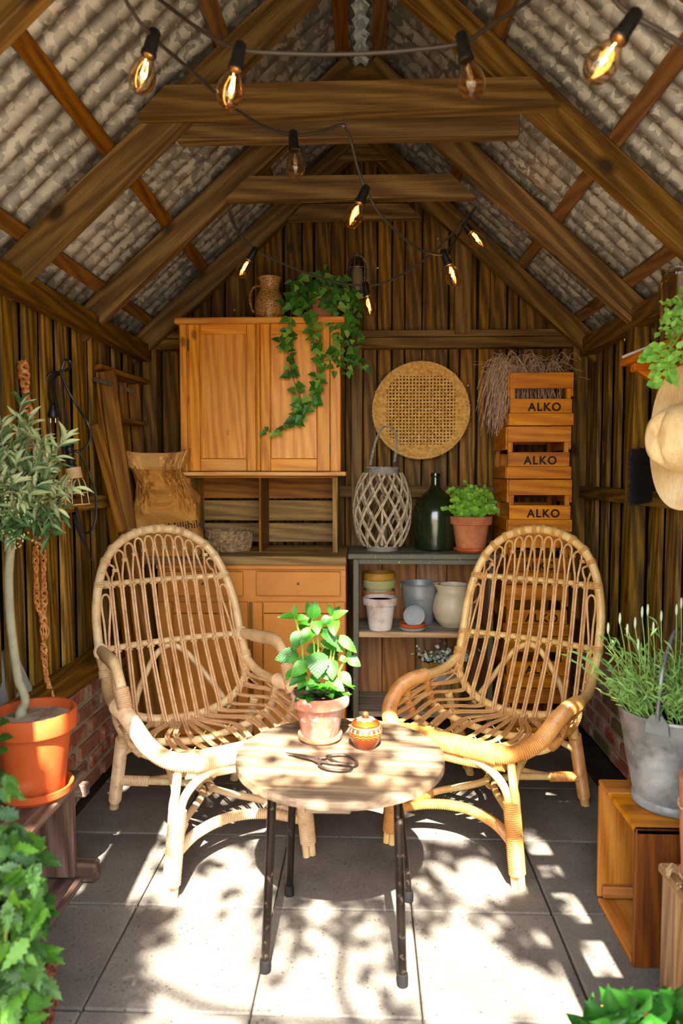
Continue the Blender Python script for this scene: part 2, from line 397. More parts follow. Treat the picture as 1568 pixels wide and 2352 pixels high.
# ---- roof
ceiling = thing('ceiling', label='open roof of corrugated metal sheets on brown timber rafters', kind='structure')
bx('wall_plate', PLATE('y'), ceiling, (-1.158, (YF + YB) / 2, 1.885), (.062, YB - YF, .085), .004)
bx('wall_plate', PLATE('y'), ceiling, (1.112, (YF + YB) / 2, 1.90), (.062, YB - YF, .085), .004)
RD = .10
for fy in (1.0, 1.555, 2.33, 3.0, 3.665):
    for s in (-1, 1):
        x1 = -1.21 if s < 0 else 1.17; nrm = V((s * TAN, 0, 1)).normalized(); L = abs(x1 - XR) / COS
        o = bx('rafter', BEAM('x'), ceiling, (0, 0, 0), (L, .058, RD), .004)
        mid = V(((XR + x1) / 2, fy, ZB - TAN * abs(x1 - XR) / 2)) + nrm * RD / 2
        o.matrix_local = M.Translation(mid) @ M.Rotation(s * math.atan(TAN), 4, 'Y')
    if fy > 2:   # little gusset at the peak
        MB().prism([(XR - .13, ZB - .07), (XR, ZB + .03), (XR + .13, ZB - .07)], .02).build('peak_gusset', BEAM('x'), ceiling).location = (0, fy - .042, 0)
MB().prism([(-.725, 2.383), (-.632, 2.474), (.505, 2.478), (.588, 2.392), (.2, 2.385), (-.3, 2.38)], .05).build('collar_tie', BEAM('x'), ceiling).location = (0, 2.276, 0)
bx('collar_tie', BEAM('x'), ceiling, (-.07, 2.388, 2.405), (1.12, .05, .095))
MB().prism([(-.585, 2.377), (-.485, 2.47), (.335, 2.466), (.435, 2.374)], .045).build('collar_tie', BEAM('x'), ceiling).location = (0, 2.948, 0)
MB().prism([(-.40, 2.527), (-.32, 2.602), (.19, 2.60), (.268, 2.527)], .045).build('collar_tie', BEAM('x'), ceiling).location = (0, 3.612, 0)
bt = MB().box((0, 0, 0), (.052, YB - YF, .03), .002).mesh('batten', BATT('y'), 25)
for s in (-1, 1):
    for d in (.075, .44, .81, 1.10):
        o = link('batten', bt, ceiling); x = XR + s * d
        o.matrix_local = M.Translation((x, (YF + YB) / 2, ZB + RD / COS + .021 - TAN * d)) @ M.Rotation(s * math.atan(TAN), 4, 'Y')
def sheet():
    mb = MB(); n = 110; wd = .88; L = 1.62
    prof = [(-wd / 2 + wd * i / n, .0155 * math.sin(2 * PI * (wd * i / n) / .088)) for i in range(n + 1)]
    for i in range(n):
        pass
    o = 0; vs = []; fs = []
    for (y, z) in prof:
        for x in (-L / 2, -L / 6, L / 6, L / 2): vs.append((x, y, z))
    for (y, z) in prof:
        for x in (-L / 2, -L / 6, L / 6, L / 2): vs.append((x, y, z + .0012))
    k = 4 * len(prof)
    for i in range(n):
        for j in range(3):
            a = i * 4 + j; fs.append([a, a + 1, a + 5, a + 4]); fs.append([k + a, k + a + 4, k + a + 5, k + a + 1])
    for j in range(3):
        fs.append([j, k + j, k + j + 1, j + 1]); e = n * 4 + j; fs.append([e, e + 1, k + e + 1, k + e])
    for i in range(n):
        a = i * 4; fs.append([a, a + 4, k + a + 4, k + a]); a += 3; fs.append([a, k + a, k + a + 4, a + 4])
    mb.add(vs, fs); return mb.mesh('roof_sheet', M_GALV, 60)
shm = sheet()
for s in (-1, 1):
    for k in range(4):
        d = .035 + .81 * COS; o = link('roof_sheet', shm, ceiling)
        x = XR + s * (.03 + .81 * COS)
        o.matrix_local = M.Translation((x, 1.27 + k * .80, ZB + RD / COS + .054 + (.0025 if k % 2 else 0) - TAN * (.03 + .81 * COS))) @ M.Rotation(s * math.atan(TAN), 4, 'Y')
cap = MB()
cap.grid(lambda u, v: (XR + (u - .5) * .26, .85 + v * 3.0, ZB + RD / COS + .075 + .06 * math.cos((u - .5) * PI) - TAN * abs(u - .5) * .26 * .75), 13, 2)
cap.build('ridge_cap', M_GALV, ceiling)

# ---- front wall with the doorway the sun comes through (behind the camera's view)
wall_front = thing('wall_front', label='front wall of the shed with its wide doorway', kind='structure')
FW = WALL('z')
HD = 2.10
bx('wall_panel', FW, wall_front, (-1.05, YF, .99), (.36, .04, 1.98)); bx('door_post', FW, wall_front, (-.735, YF, 1.05), (.15, .045, 2.1))
bx('wall_panel', FW, wall_front, (.93, YF, .99), (.50, .04, 1.98)); bx('door_post', FW, wall_front, (.575, YF, 1.05), (.07, .045, 2.1))
for z0, z1 in ((0, .75), (1.06, 1.14), (1.33, 1.38), (1.74, 2.1)): bx('muntin', FW, wall_front, (-.84, YF, (z0 + z1) / 2), (.08, .04, z1 - z0), .002)
for z0, z1 in ((0, .55), (.80, .875), (1.07, 1.12), (1.32, 1.375), (1.49, 1.53), (1.78, 2.1)): bx('muntin', FW, wall_front, (.65, YF, (z0 + z1) / 2), (.09, .04, z1 - z0), .002)
MB().prism([(-1.24, 1.9), (-1.0, 1.9), (-.9, HD), (.8, HD), (.95, 1.9), (1.2, 1.9), (XR, ROOFTOP + .02)], .04).build('gable_panel', FW, wall_front).location = (0, YF, 0)
# ================================================================ RATTAN ARMCHAIRS
def rattan(name, a, b, c, wrapped_=False):
    t = NT(name); v = t.coords(); nz = t.noise(v, 14, 4, .6, .5); fine = t.noise(v, 140, 2)
    col = t.ramp(t.math('ADD', t.math('MULTIPLY', nz, .75), t.math('MULTIPLY', fine, .25)), [(.28, srgb(a)), (.5, srgb(b)), (.7, srgb(c))])
    sp = t.ramp(t.noise(v, 55, 2, .5), [(.66, (0, 0, 0)), (.74, (1, 1, 1))])
    col = t.mix(t.math('MULTIPLY', sp, .45), col, srgb('6d4420'))
    t.bump(fine, .12, .002); return t.fin(col, .42, spec=.45)
def rattan_chair(name, loc, rz, label, mats, arms, lean=1.0, wf=1.0):
    CANE, WRAP, SPIN, BIND = mats
    T = thing(name, loc, label, 'armchair', rz); T.scale = (wf, 1, 1)
    # --- back surface
    ZH = [.345, .42, .52, .605, .72, .835, .93, .99, 1.035]
    def lerp_tab(z, tab):
        for (z0, a), (z1, b) in zip(tab, tab[1:]):
            if z <= z1: return a + (b - a) * max(0, (z - z0) / (z1 - z0))
        return tab[-1][1]
    YT = [(.345, .215), (.42, .255), (.52, .305), (.605, .35), (.72, .405), (.835, .455), (.93, .50), (1.035, .548)]
    ly = lambda y, z: y if z < .5 else .30 + (y - .30) * lean
    YT = [(z, ly(y, z)) for z, y in YT]
    def yb(z, u): return lerp_tab(z, YT) + .035 * (1 - u * u)
    hoop_half = [(.285, .27, .515), (.288, .31, .56), (.290, .35, .605), (.288, .405, .72), (.270, .452, .82), (.238, .490, .905), (.185, .522, .972), (.10, .542, 1.02), (0, .55, 1.035)]
    hoop_half = [(x, ly(y, z), z) for x, y, z in hoop_half]
    arm_half = [(.25, -.318, .425), (.285, -.265, .452), (.302, -.18, .487), (.306, -.08, .497), (.305, .03, .487), (.302, .13, .480), (.296, .21, .487)]
    half = arm_half + hoop_half
    full = [V(p) for p in half] + [V((-x, y, z)) for x, y, z in half[::-1][1:]]
    path = catmull(full, 6)
    tb('back_hoop', CANE, T, path[6 * len(arm_half) - 6: len(path) - 6 * len(arm_half) + 6], .0175, 12)
    # wrapped low arms running into the front rail
    for s in (-1, 1):
        q = catmull([(s * x, y, z) for x, y, z in [(.06, -.348, .405), (.14, -.352, .405), (.2, -.345, .41)] + arm_half[:5]], 10)
        wrapped(MB(), q, (.026, .024), .0062, 12).build('arm_rail', WRAP, T)
        tb('arm_rail_end', CANE, T, catmull([(s * x, y, z) for x, y, z in arm_half[3:] + hoop_half[:1]], 6), .0185, 10)
    q = [V((x, -.348 + .0 * x, .405)) for x in (-.17, -.1, 0, .1, .17)]
    wrapped(MB(), q, .030, .0062, 12, flat=1.0).build('front_rail', WRAP, T)
    q = catmull([(-.19, -.335, .375), (-.1, -.342, .368), (0, -.345, .366), (.1, -.342, .368), (.19, -.335, .375)], 6)
    wrapped(MB(), q, .020, .0062, 10).build('front_rail', WRAP, T)
    # --- crossbars
    ub = lambda u: V((.262 * u, yb(.835, u), .833)); mb_ = lambda u: V((.288 * u, yb(.605, u), .604))
    tb('crossbar', CANE, T, [ub(-1 + i / 8) for i in range(17)], .0115, 9)
    tb('crossbar', CANE, T, [mb_(-1 + i / 8) for i in range(17)], .0125, 9)
    rear = catmull([(-.288, .275, .50), (-.255, .255, .425), (-.18, .235, .372), (-.08, .222, .348), (0, .218, .343), (.08, .222, .348), (.18, .235, .372), (.255, .255, .425), (.288, .275, .50)], 6)
    tb('rear_seat_rail', CANE, T, rear, .0155, 10)
    wrapped(MB(), [p + V((0, .004, -.018)) for p in rear[15:-15]], .015, .0062, 10).build('rear_seat_rail', WRAP, T)
    def onpath(path_, u): 
        i = (u + 1) / 2 * (len(path_) - 1); k = min(int(i), len(path_) - 2); return path_[k].lerp(path_[k + 1], i - k)
    hoops = []
    for yy, zz in ((-.12, .325), (.035, .318)):
        h = catmull([(-.305, yy, .485), (-.298, yy, .43), (-.262, yy, .375), (-.18, yy, .342), (0, yy, zz), (.18, yy, .342), (.262, yy, .375), (.298, yy, .43), (.305, yy, .485)], 6)
        hoops.append(h); tb('seat_bearer', CANE, T, h, .0135, 9)
        for s in (0, 1):
            seg = h[:13] if s == 0 else h[-13:]
            wrapped(MB(), seg, .0165, .0062, 9).build('bearer_wrapping', WRAP, T)
    front_pt = lambda u: onpath(frontpath, u)
    fp = [V((-.296, -.225, .475)), V((-.275, -.29, .44)), V((-.2, -.335, .425)), V((-.08, -.342, .42)), V((0, -.343, .42)), V((.08, -.342, .42)), V((.2, -.335, .425)), V((.275, -.29, .44)), V((.296, -.225, .475))]
    frontpath = catmull(fp, 6)
    SR = .0046; g = .0052
    bind = MB()
    def seat_part(u_r, sgn):
        """points from the front rail back to the rear rail for a spindle at rear-rail parameter u_r"""
        uf = max(-1, min(1, u_r * 1.0))
        p = [front_pt(uf), onpath(hoops[0], uf * .93) + V((0, 0, .017)), onpath(hoops[1], uf * .96) + V((0, 0, .017))]
        r = onpath(rear, u_r); p.append(r + V((0, -.045, -.006))); p.append(r + V((0, -.014, .022)))
        return p
    def cane(spine, apex, side_off=g):
        """spine: points from seat to where the loop opens; apex: list for the left leg, arch, right leg"""
        L = []
        for p in spine: L.append(p)
        return L
    XU = V((1, 0, 0))
    def spindle(u_rear, u_mid, u_up, loop):
        """loop: (z of arch top, half width, centre x, y) ; None entries end the double cane lower down"""
        sp = seat_part(u_rear, 1)
        if u_mid is not None: sp.append(mb_(u_mid) + V((0, -.017, 0)))
        if u_up is not None: sp.append(ub(u_up) + V((0, -.016, 0)))
        left = [p - XU * g for p in sp]; right = [p + XU * g for p in sp]
        cx, cyv, zt, hw = loop
        base = sp[-1]; dz = zt - base.z
        arch = []
        for fr, wf in ((.45, .62), (.72, .97), (.9, 1.0)):
            arch.append((fr, wf))
        la = [V((base.x + (cx - base.x) * fr - hw * wf, base.y + (cyv - base.y) * fr, base.z + dz * fr)) for fr, wf in arch]
        ra = [V((base.x + (cx - base.x) * fr + hw * wf, base.y + (cyv - base.y) * fr, base.z + dz * fr)) for fr, wf in arch]
        top = [V((cx - hw * .62, cyv, zt - hw * .12)), V((cx, cyv, zt + hw * .22)), V((cx + hw * .62, cyv, zt - hw * .12))]
        pts = catmull(left + la + top + ra[::-1] + right[::-1], 5)
        tb('spindle', SPIN, T, pts, SR, 6)
        for q in sp[-2:] + sp[1:3]:
            for s in (-1, 1): bind.tube([q + V((-.014, -.006 * 1, -.012 * s)), q + V((0, -.008, 0)), q + V((.014, -.006, .012 * s))], .0022, 4)
        return la, ra
    n = 11
    for i in range(n):
        k = i - (n - 1) / 2; u_up = k * .168; u_mid = k * .1545; u_rear = k * .132
        # arch top under the hoop
        cx = k * .0425; zt = None
        best = min((p for p in path if p.z > .8), key=lambda p: abs(p.x - cx)); zt = best.z - .028 - (.012 if abs(k) > 4 else 0); cyv = best.y - .004
        la, ra = spindle(u_rear, u_mid, u_up, (cx, cyv, zt, .0165))
        if i < n - 1:
            q = ra[1] + XU * .005
            ring_wrap(bind, q, (0, .2, 1), .010, 3, .0022, 8, 4)
    for i in range(16):   # extra pairs filling the seat only
        u = (i - 7.5) * .118
        for dx in (-g, g):
            tb('seat_cane', SPIN, T, catmull([p + XU * dx for p in seat_part(u, 1)[:4]] + [onpath(rear, u) + V((dx, .004, .014))], 5), SR, 6)
    for s in (-1, 1):
        spindle(s * .79, s * .90, None, (s * .245, yb(.80, .95) - .008, .795, .016))
        spindle(s * .885, None, None, (s * .272, yb(.565, .95) - .008, .57, .014))
        # side loop: front arm bend, along under the arm, back to the rear rail corner
        pts = []
        A = [(.298, -.235, .445), (.303, -.12, .427), (.298, .035, .425), (.285, .20, .44), (.272, .262, .475), (.285, .225, .487), (.297, .04, .452), (.303, -.12, .452), (.299, -.225, .468)]
        tb('spindle', SPIN, T, catmull([(s * x, y, z) for x, y, z in A], 6), SR, 6)
    # --- legs and stretchers
    for s in (-1, 1):
        base = V((s * .242, -.335, 0)); top = V((s * .215, -.335, .26))
        foot = MB()
        for dx in (-.0115, .0115): foot.tube([base + V((dx, 0, 0)), base.lerp(top, .2) + V((dx, 0, 0))], .0125, 9)
        foot.build('foot', CANE, T)
        wrapped(MB(), [base.lerp(top, .17), base.lerp(top, .55), top + V((0, 0, .005))], .0255, .0068, 12).build('leg', WRAP, T)
        tb('leg_brace', CANE, T, catmull([top.lerp(base, .1) + V((s * .012, 0, 0)), top + V((s * .014, 0, .02)), (s * .222, -.338, .32), (s * .212, -.338, .395)], 6), .0135, 9)
        tb('leg_brace', CANE, T, catmull([top.lerp(base, .1) - V((s * .012, 0, 0)), top + V((-s * .014, 0, .02)), (s * .18, -.345, .325), (s * .135, -.352, .362), (s * .06, -.352, .38)], 6), .0135, 9)
        tb('leg_brace', CANE, T, catmull([top.lerp(base, .1) + V((0, .012, 0)), top + V((0, .02, .02)), (s * .205, -.27, .32), (s * .2, -.2, .345), (s * .19, -.12, .345)], 6), .0115, 8)
        b2 = V((s * .25, .335, 0)); t2 = V((s * .255, .13, .40))
        tb('foot', CANE, T, [b2, b2.lerp(t2, .15)], .018, 10)
        wrapped(MB(), [b2.lerp(t2, .10), b2.lerp(t2, .5), b2.lerp(t2, .80)], .022, .0068, 12).build('leg', WRAP, T)
        tb('leg_top', CANE, T, [b2.lerp(t2, .75), t2], .0175, 9)
        tb('leg_brace', CANE, T, catmull([b2.lerp(t2, .62), b2.lerp(t2, .72) + V((-s * .03, -.03, 0)), (s * .19, .10, .322), (s * .15, .04, .325)], 6), .012, 8)
    zs = .135; ctr = .02
    def arc(p0, pm, p1, nm):
        q = catmull([p0, V(p0).lerp(V(pm), .45) + V((0, 0, 0)), pm, V(p1).lerp(V(pm), .45), p1], 8)
        tb('stretcher', CANE, T, q, .0125, 9)
        for part in (q[:9], q[-9:]): wrapped(MB(), part, .0165, .0068, 10).build('stretcher_wrapping', WRAP, T)
    FL = (-.238, -.33, zs - .02); FR = (.238, -.33, zs - .02); RL = (-.252, .265, zs); RR_ = (.252, .265, zs)
    for s, a_, b_ in ((-1, FL, RL), (1, FR, RR_)):
        q = catmull([a_, (s * .15, -.19, zs + .01), (s * .045, -.07, zs + .02), (s * .017, .0, zs + .022), (s * .05, .07, zs + .02), (s * .16, .17, zs + .012), b_], 7)
        tb('stretcher', CANE, T, q, .0125, 9)
        for part in (q[:8], q[-8:]): wrapped(MB(), part, .0165, .0068, 10).build('stretcher_wrapping', WRAP, T)
    q = catmull([FL, (-.13, -.255, zs), (0, -.225, zs + .008), (.13, -.255, zs), FR], 8)
    wrapped(MB(), q, .0155, .0068, 10).build('front_stretcher', WRAP, T)
    q = catmull([RL, (-.13, .20, zs), (0, .175, zs + .008), (.13, .20, zs), RR_], 8); tb('rear_stretcher', CANE, T, q, .0125, 9)
    ring_wrap(bind, (0, 0, zs + .021), (0, 1, 0), .026, 5, .003, 12, 4)
    # --- bent support behind the back
    tb('back_support', CANE, T, catmull([(x, ly(y, z), z) for x, y, z in [(-.20, .25, .335), (-.15, .33, .43), (-.075, .385, .535), (-.03, .398, .572), (0, .40, .58), (.03, .398, .572), (.075, .385, .535), (.15, .33, .43), (.20, .25, .335)]], 6), .0125, 9)
    for s in (-1, 1):   # bindings on the hoop
        for u, f in ((1, ub), (1, mb_)): 
            p = f(s * u); ring_wrap(bind, p, (0, .35, 1), .0185, 4, .003, 14, 5); ring_wrap(bind, f(s * .93), (1, 0, 0), .0125, 5, .003, 12, 5)
        ring_wrap(bind, (s * .286, .285, .53), (0, .6, 1), .0185, 5, .003, 14, 5); ring_wrap(bind, (s * .275, .265, .465), (.3 * s, .3, 1), .017, 4, .003, 12, 5)
    for k in range(12):
        x = (k - 5.5) * .0425; bp = min((p for p in path if p.z > .8), key=lambda p: abs(p.x - x)); j = path.index(bp)
        ring_wrap(bind, bp, path[j + 1] - path[j - 1], .0178, 4, .0024, 14, 5)
    stuff(bind.build('cane_bindings', BIND, T))
    if arms:
        for s in (-1, 1):
            A = [(.287, ly(.355, .6), .598), (.292, .30, .612), (.302, .18, .622), (.308, .08, .632), (.309, .02, .625), (.308, -.035, .585), (.305, -.07, .53), (.303, -.095, .47)]
            tb('armrest', CANE, T, catmull([(s * x, y, z) for x, y, z in A], 8), [.0175] * 12 + [.0205] * 20 + [.0185] * 25, 10, flat=1.25)
            for a0, a1 in ((0, 3), (4, 8), (5, 8)):
                q = catmull([(s * x, y, z) for x, y, z in A[a0:a1]], 8)
                q = q[:7] if a0 == 0 else q[-14:]
                wrapped(MB(), q, .0225, .0062, 12, flat=1.2).build('armrest_wrapping', WRAP, T)
    return T
PALE = (rattan('pale_cane', 'b0895c', 'cfae7e', 'e0c698'), rattan('pale_cane_wrapping', 'a98460', 'c6a57c', 'dabd95'), rattan('pale_thin_cane', 'a87a52', 'c99b6c', 'dcb88a'), rattan('pale_cane_binding', 'b28c5c', 'cbac7a', 'd8bd90'))
GOLD = (rattan('golden_cane', 'b88a44', 'd4ac68', 'e2c486'), rattan('golden_cane_wrapping', '8c5622', 'b67c3c', 'ca9654'), rattan('golden_thin_cane', 'a87444', 'c69458', 'dbb478'), rattan('golden_cane_binding', 'b07c3a', 'cc9c54', 'd9b070'))
rattan_chair('rattan_armchair', (-.568, 2.417, 0), R(33), 'pale greyish rattan armchair with raised armrests in front of the paper sack', PALE, True, .97, .97)
rattan_chair('rattan_armchair', (.453, 2.507, 0), R(-33), 'golden rattan armchair without raised armrests in front of the crate stack', GOLD, False, .62, .95)

# ================================================================ TABLE AND WHAT STANDS ON IT
TC = V((-.072, 1.885, 0)); TR = .283; TZ = .5
tbl = thing('round_table', TC, 'small round table of worn planks on dark metal legs', 'table')
def disc_strip(y0, y1, r, z0, z1, n=14, ch=.003):
    xs0 = math.sqrt(max(r * r - y0 * y0, 0)); xs1 = math.sqrt(max(r * r - y1 * y1, 0)); pts = []
    a0 = math.atan2(y0, xs0); a1 = math.atan2(y1, xs1)
    for i in range(n + 1): a = a0 + (a1 - a0) * i / n; pts.append((r * math.cos(a), r * math.sin(a)))
    pts += [(-x, y) for x, y in pts[::-1]]
    return pts
ys = [-TR, -.205, -.10, .01, .115, .215, TR]
for i, (y0, y1) in enumerate(zip(ys, ys[1:])):
    p2 = disc_strip(y0 + .0014, y1 - .0014, TR, 0, 0)
    if i == 0:  # notch at the front edge where a batten shows
        p2 = [p for p in p2 if not (-.075 < p[0] < .045 and p[1] < -.262)]
        hit = [k for k in range(len(p2)) if p2[k][1] < -.24]
    o = MB().prism([(x, y) for x, y in p2], .021, M.Rotation(PI / 2, 3, 'X')).build('table_plank', TABW('x'), tbl, 30)
    o.location = (0, 0, TZ - .0105 + rnd(-.0008, .0004))
bx('batten', TABW('y'), tbl, (-.12, -.02, TZ - .032), (.055, .40, .02)); bx('batten', TABW('y'), tbl, (.13, 0, TZ - .032), (.055, .40, .02)); bx('edge_cleat', TABW('x'), tbl, (-.02, -.245, TZ - .030), (.11, .035, .018))
M_LEG = mottled('worn_brown_steel', '2a221c', [('8a7768', 40, .58, .68, .6), ('1f1a17', 9, .4, .6, .6)], .35, .1); M_LEG.node_tree.nodes['Principled BSDF'].inputs['Metallic'].default_value = .7
M_RUB = plain('black_rubber', '0f0d0c', .8, spec=.2)
for (px, py), (tx, ty) in (((609, 2230), (-.165, -.155)), ((924, 2262), (.15, -.155)), ((664, 2055), (-.14, .13)), ((938, 2068), (.15, .13))):
    b = atz(px, py, 0) - TC; b.z = 0
    l = tb('leg', M_LEG, tbl, [b + V((0, 0, .015)), V((tx, ty, TZ - .03))], .0115, 12)
    MB().lathe([(.0145, 0), (.0145, .018), (.0135, .03), (.012, .031)], 14).build('rubber_foot', M_RUB, l).location = b
# ---------------------------------------------------------------- leaves
def leaf_unit(name, mat, prof, n=9, fold=.18, arch=.10, serr=0.0, cup=0.0):
    """unit leaf: base at origin, tip at x=1, width profile prof(t) (half width), fold lifts the halves, arch bows the midrib"""
    mb = MB(); rows = []
    for i in range(n + 1):
        t = i / n; wv = prof(t) * (1 + (serr if i % 2 else -serr)); z = arch * math.sin(PI * t) - cup * t * t
        rows.append([(t, -wv, z + fold * wv), (t, -wv * .5, z + fold * wv * .35), (t, 0, z), (t, wv * .5, z + fold * wv * .35), (t, wv, z + fold * wv)])
    vs = [p for r_ in rows for p in r_]; fs = []
    for i in range(n):
        for j in range(4): a = i * 5 + j; fs.append([a, a + 1, a + 6, a + 5])
    mb.add(vs, fs); return mb.mesh(name, mat, 70)
ov = lambda t: .5 * (math.sin(PI * t ** .75) ** .8 if 0 < t < 1 else 0.0)
lan = lambda t: .5 * (math.sin(PI * t ** .9) if 0 < t < 1 else 0.0)
rou = lambda t: .5 * math.sqrt(max(0, 1 - (2 * t - 1) ** 2))
def leaf_put(me, parent, p0, p1, width, nrm=(0, -.6, .8), name='leaf'):
    p0 = V(p0); p1 = V(p1); d = p1 - p0; L = d.length; x = d / L; n = V(nrm)
    y = n.cross(x); y = y.normalized() if y.length > 1e-4 else V((0, 1, 0)); z = x.cross(y)
    m = M((x * L, y * width, z * L)).transposed().to_4x4(); m.translation = p0
    return link(name, me, parent, m)
def pot_prof(rb, rt, h, rim=.22, lip=.008, th=.008):
    hr = h * (1 - rim); k = (rt - lip - rb) / h
    return [(0, 0), (rb, 0), (rb + .001, .003), (rb + k * hr, hr), (rt - .001, hr + .002), (rt, hr + .006), (rt + .001, h - .004), (rt - .002, h), (rt - th, h - .001), (rt - th - .004, h - .02), (rb, h * .25), (0, h * .25)]
def saucer_prof(r, h): return [(0, 0), (r * .84, 0), (r * .9, h * .35), (r, h * .4), (r + .001, h * .95), (r - .004, h), (r - .009, h * .9), (r * .82, h * .35), (0, h * .35)]
M_TERR = mottled('fresh_terracotta', 'b4501f', [('9c4016', 8, .45, .65, .5), ('e59a70', 7, .6, .75, .35)], .7, .15)
M_TERR2 = mottled('aged_terracotta', 'c27a4e', [('985230', 9, .45, .62, .7), ('d9a583', 6, .55, .7, .5), ('6a3a22', 26, .6, .7, .4)], .8, .25)
M_LIME = mottled('limed_terracotta', '9c6048', [('a89a8c', 5, .40, .60, .85), ('843a28', 4.5, .54, .66, .8), ('6e5444', 12, .58, .72, .5), ('d8ccc0', 40, .58, .70, .6)], .85, .35)
M_PSOIL = mottled('potting_soil', '3a2c1e', [('8c7a62', 8, .5, .66, .6), ('1e160e', 60, .5, .65, .7)], .95, .9)
M_STEM = plain('green_stem', '86a03a', .5); M_WSTEM = plain('woody_stem', '6a4c30', .7)
# mint in its limed pot
pc = atz(735, 1697, TZ); PY = pc.y
sa = MB().lathe(saucer_prof(.063, .021), 36, wob=.006).build('pot_saucer', mottled('rosy_terracotta', 'c07a58', [('e0b094', 7, .5, .7, .6), ('8c4a30', 12, .55, .7, .5)], .8, .2)); sa.location = (pc.x, PY, TZ)
tag(sa, 'rosy terracotta saucer under the mint pot on the table', 'saucer')
zr = at(735, 1600, PY - .03).z
mint = thing('potted_mint', (pc.x, PY, TZ + .0085), 'leafy green mint in a lime-stained terracotta pot on the round table', 'potted plant')
hpot = zr - TZ - .0085 + .004
MB().lathe(pot_prof(.051, .084, hpot, .27, .007), 40, wob=.003).build('pot', M_LIME, mint)
MB().lathe([(0, hpot * .8), (.07, hpot * .8), (.073, hpot * .78)], 24).build('soil', M_PSOIL, mint)
ML = leafmat('mint_leaf', '164a0a', '3e7a16', .45, .22)
mint_me = leaf_unit('leaf', ML, ov, 14, .12, .08, .05, .10)
O_ = V(mint.location)
def mp(x, y, dy=0): return at(620 + x / 6.72, 1370 + y / 6.72, PY + dy) - O_
LV = [(380, 320, 120, 310, 120, 0, -.03), (380, 315, 390, 125, 105, 0, 0), (390, 330, 590, 335, 115, 0, -.02), (670, 350, 690, 65, 215, 0, -.01), (640, 330, 560, 75, 130, .03, .05), (710, 375, 730, 578, 185, -.01, -.045),
      (650, 350, 410, 500, 170, .02, .03), (955, 300, 885, 105, 95, .01, .0), (965, 300, 1080, 140, 100, .01, .02), (960, 345, 1195, 210, 140, 0, -.01), (945, 330, 770, 430, 180, .0, -.01), (985, 350, 990, 600, 200, 0, -.045),
      (455, 525, 365, 830, 215, -.01, -.03), (690, 490, 470, 730, 240, -.01, -.05), (800, 480, 1030, 770, 220, 0, -.03), (775, 690, 1165, 840, 185, .01, .0), (1040, 615, 1340, 860, 180, .01, -.01), (445, 900, 75, 960, 265, 0, -.02),
      (740, 855, 730, 1255, 350, -.02, -.065), (960, 975, 960, 1285, 210, -.02, -.055), (1185, 955, 1070, 975, 150, .01, 0), (1195, 955, 1402, 1070, 180, .01, 0), (1210, 940, 1230, 800, 90, .01, .01),
      (590, 1010, 320, 1235, 235, -.02, -.045), (570, 1180, 285, 1370, 185, -.02, -.05), (1080, 1165, 1255, 1392, 175, 0, -.02), (860, 1300, 1145, 1445, 235, -.03, -.06), (740, 1310, 555, 1435, 165, -.03, -.06), (700, 1390, 930, 1440, 130, -.03, -.06),
      (560, 830, 800, 800, 200, .03, .04), (800, 880, 1070, 850, 190, .03, .05), (360, 1120, 235, 1300, 110, .02, .02), (500, 900, 560, 1100, 200, .02, .02), (900, 1000, 1050, 900, 200, .04, .05), (640, 1200, 760, 1300, 180, -.02, -.04), (820, 1150, 900, 1280, 180, -.02, -.04), (560, 1280, 430, 1420, 150, -.03, -.06)]
for (a, b, c, d, wd, d0, d1) in LV:
    leaf_put(mint_me, mint, mp(a, b, d0), mp(c, d, d1), wd / 6.72 * PY / FPX, (rnd(-.25, .25), -.75, .65))
for k in range(44):
    a = rnd(0, 2 * PI); r_ = rnd(.01, .062); q = V((r_ * math.cos(a), r_ * math.sin(a), hpot * .85 + rnd(0, .05))); e = q + V((math.cos(a) * .04, math.sin(a) * .04, rnd(-.01, .02)))
    leaf_put(mint_me, mint, q, e, .028, (0, 0, 1))
for P in ([(520, 1400), (510, 1000), (490, 750), (440, 520), (385, 330)], [(700, 1400), (740, 900), (735, 600), (700, 360)], [(690, 1400), (680, 760), (640, 620), (650, 340)], [(880, 1400), (940, 870), (960, 600), (960, 310)], [(1000, 1400), (1080, 1120), (1190, 950)], [(900, 1400), (1000, 800), (1040, 620)]):
    tb('stem', M_STEM, mint, catmull([mp(x, y, .01) for x, y in P], 5), .0028, 6)
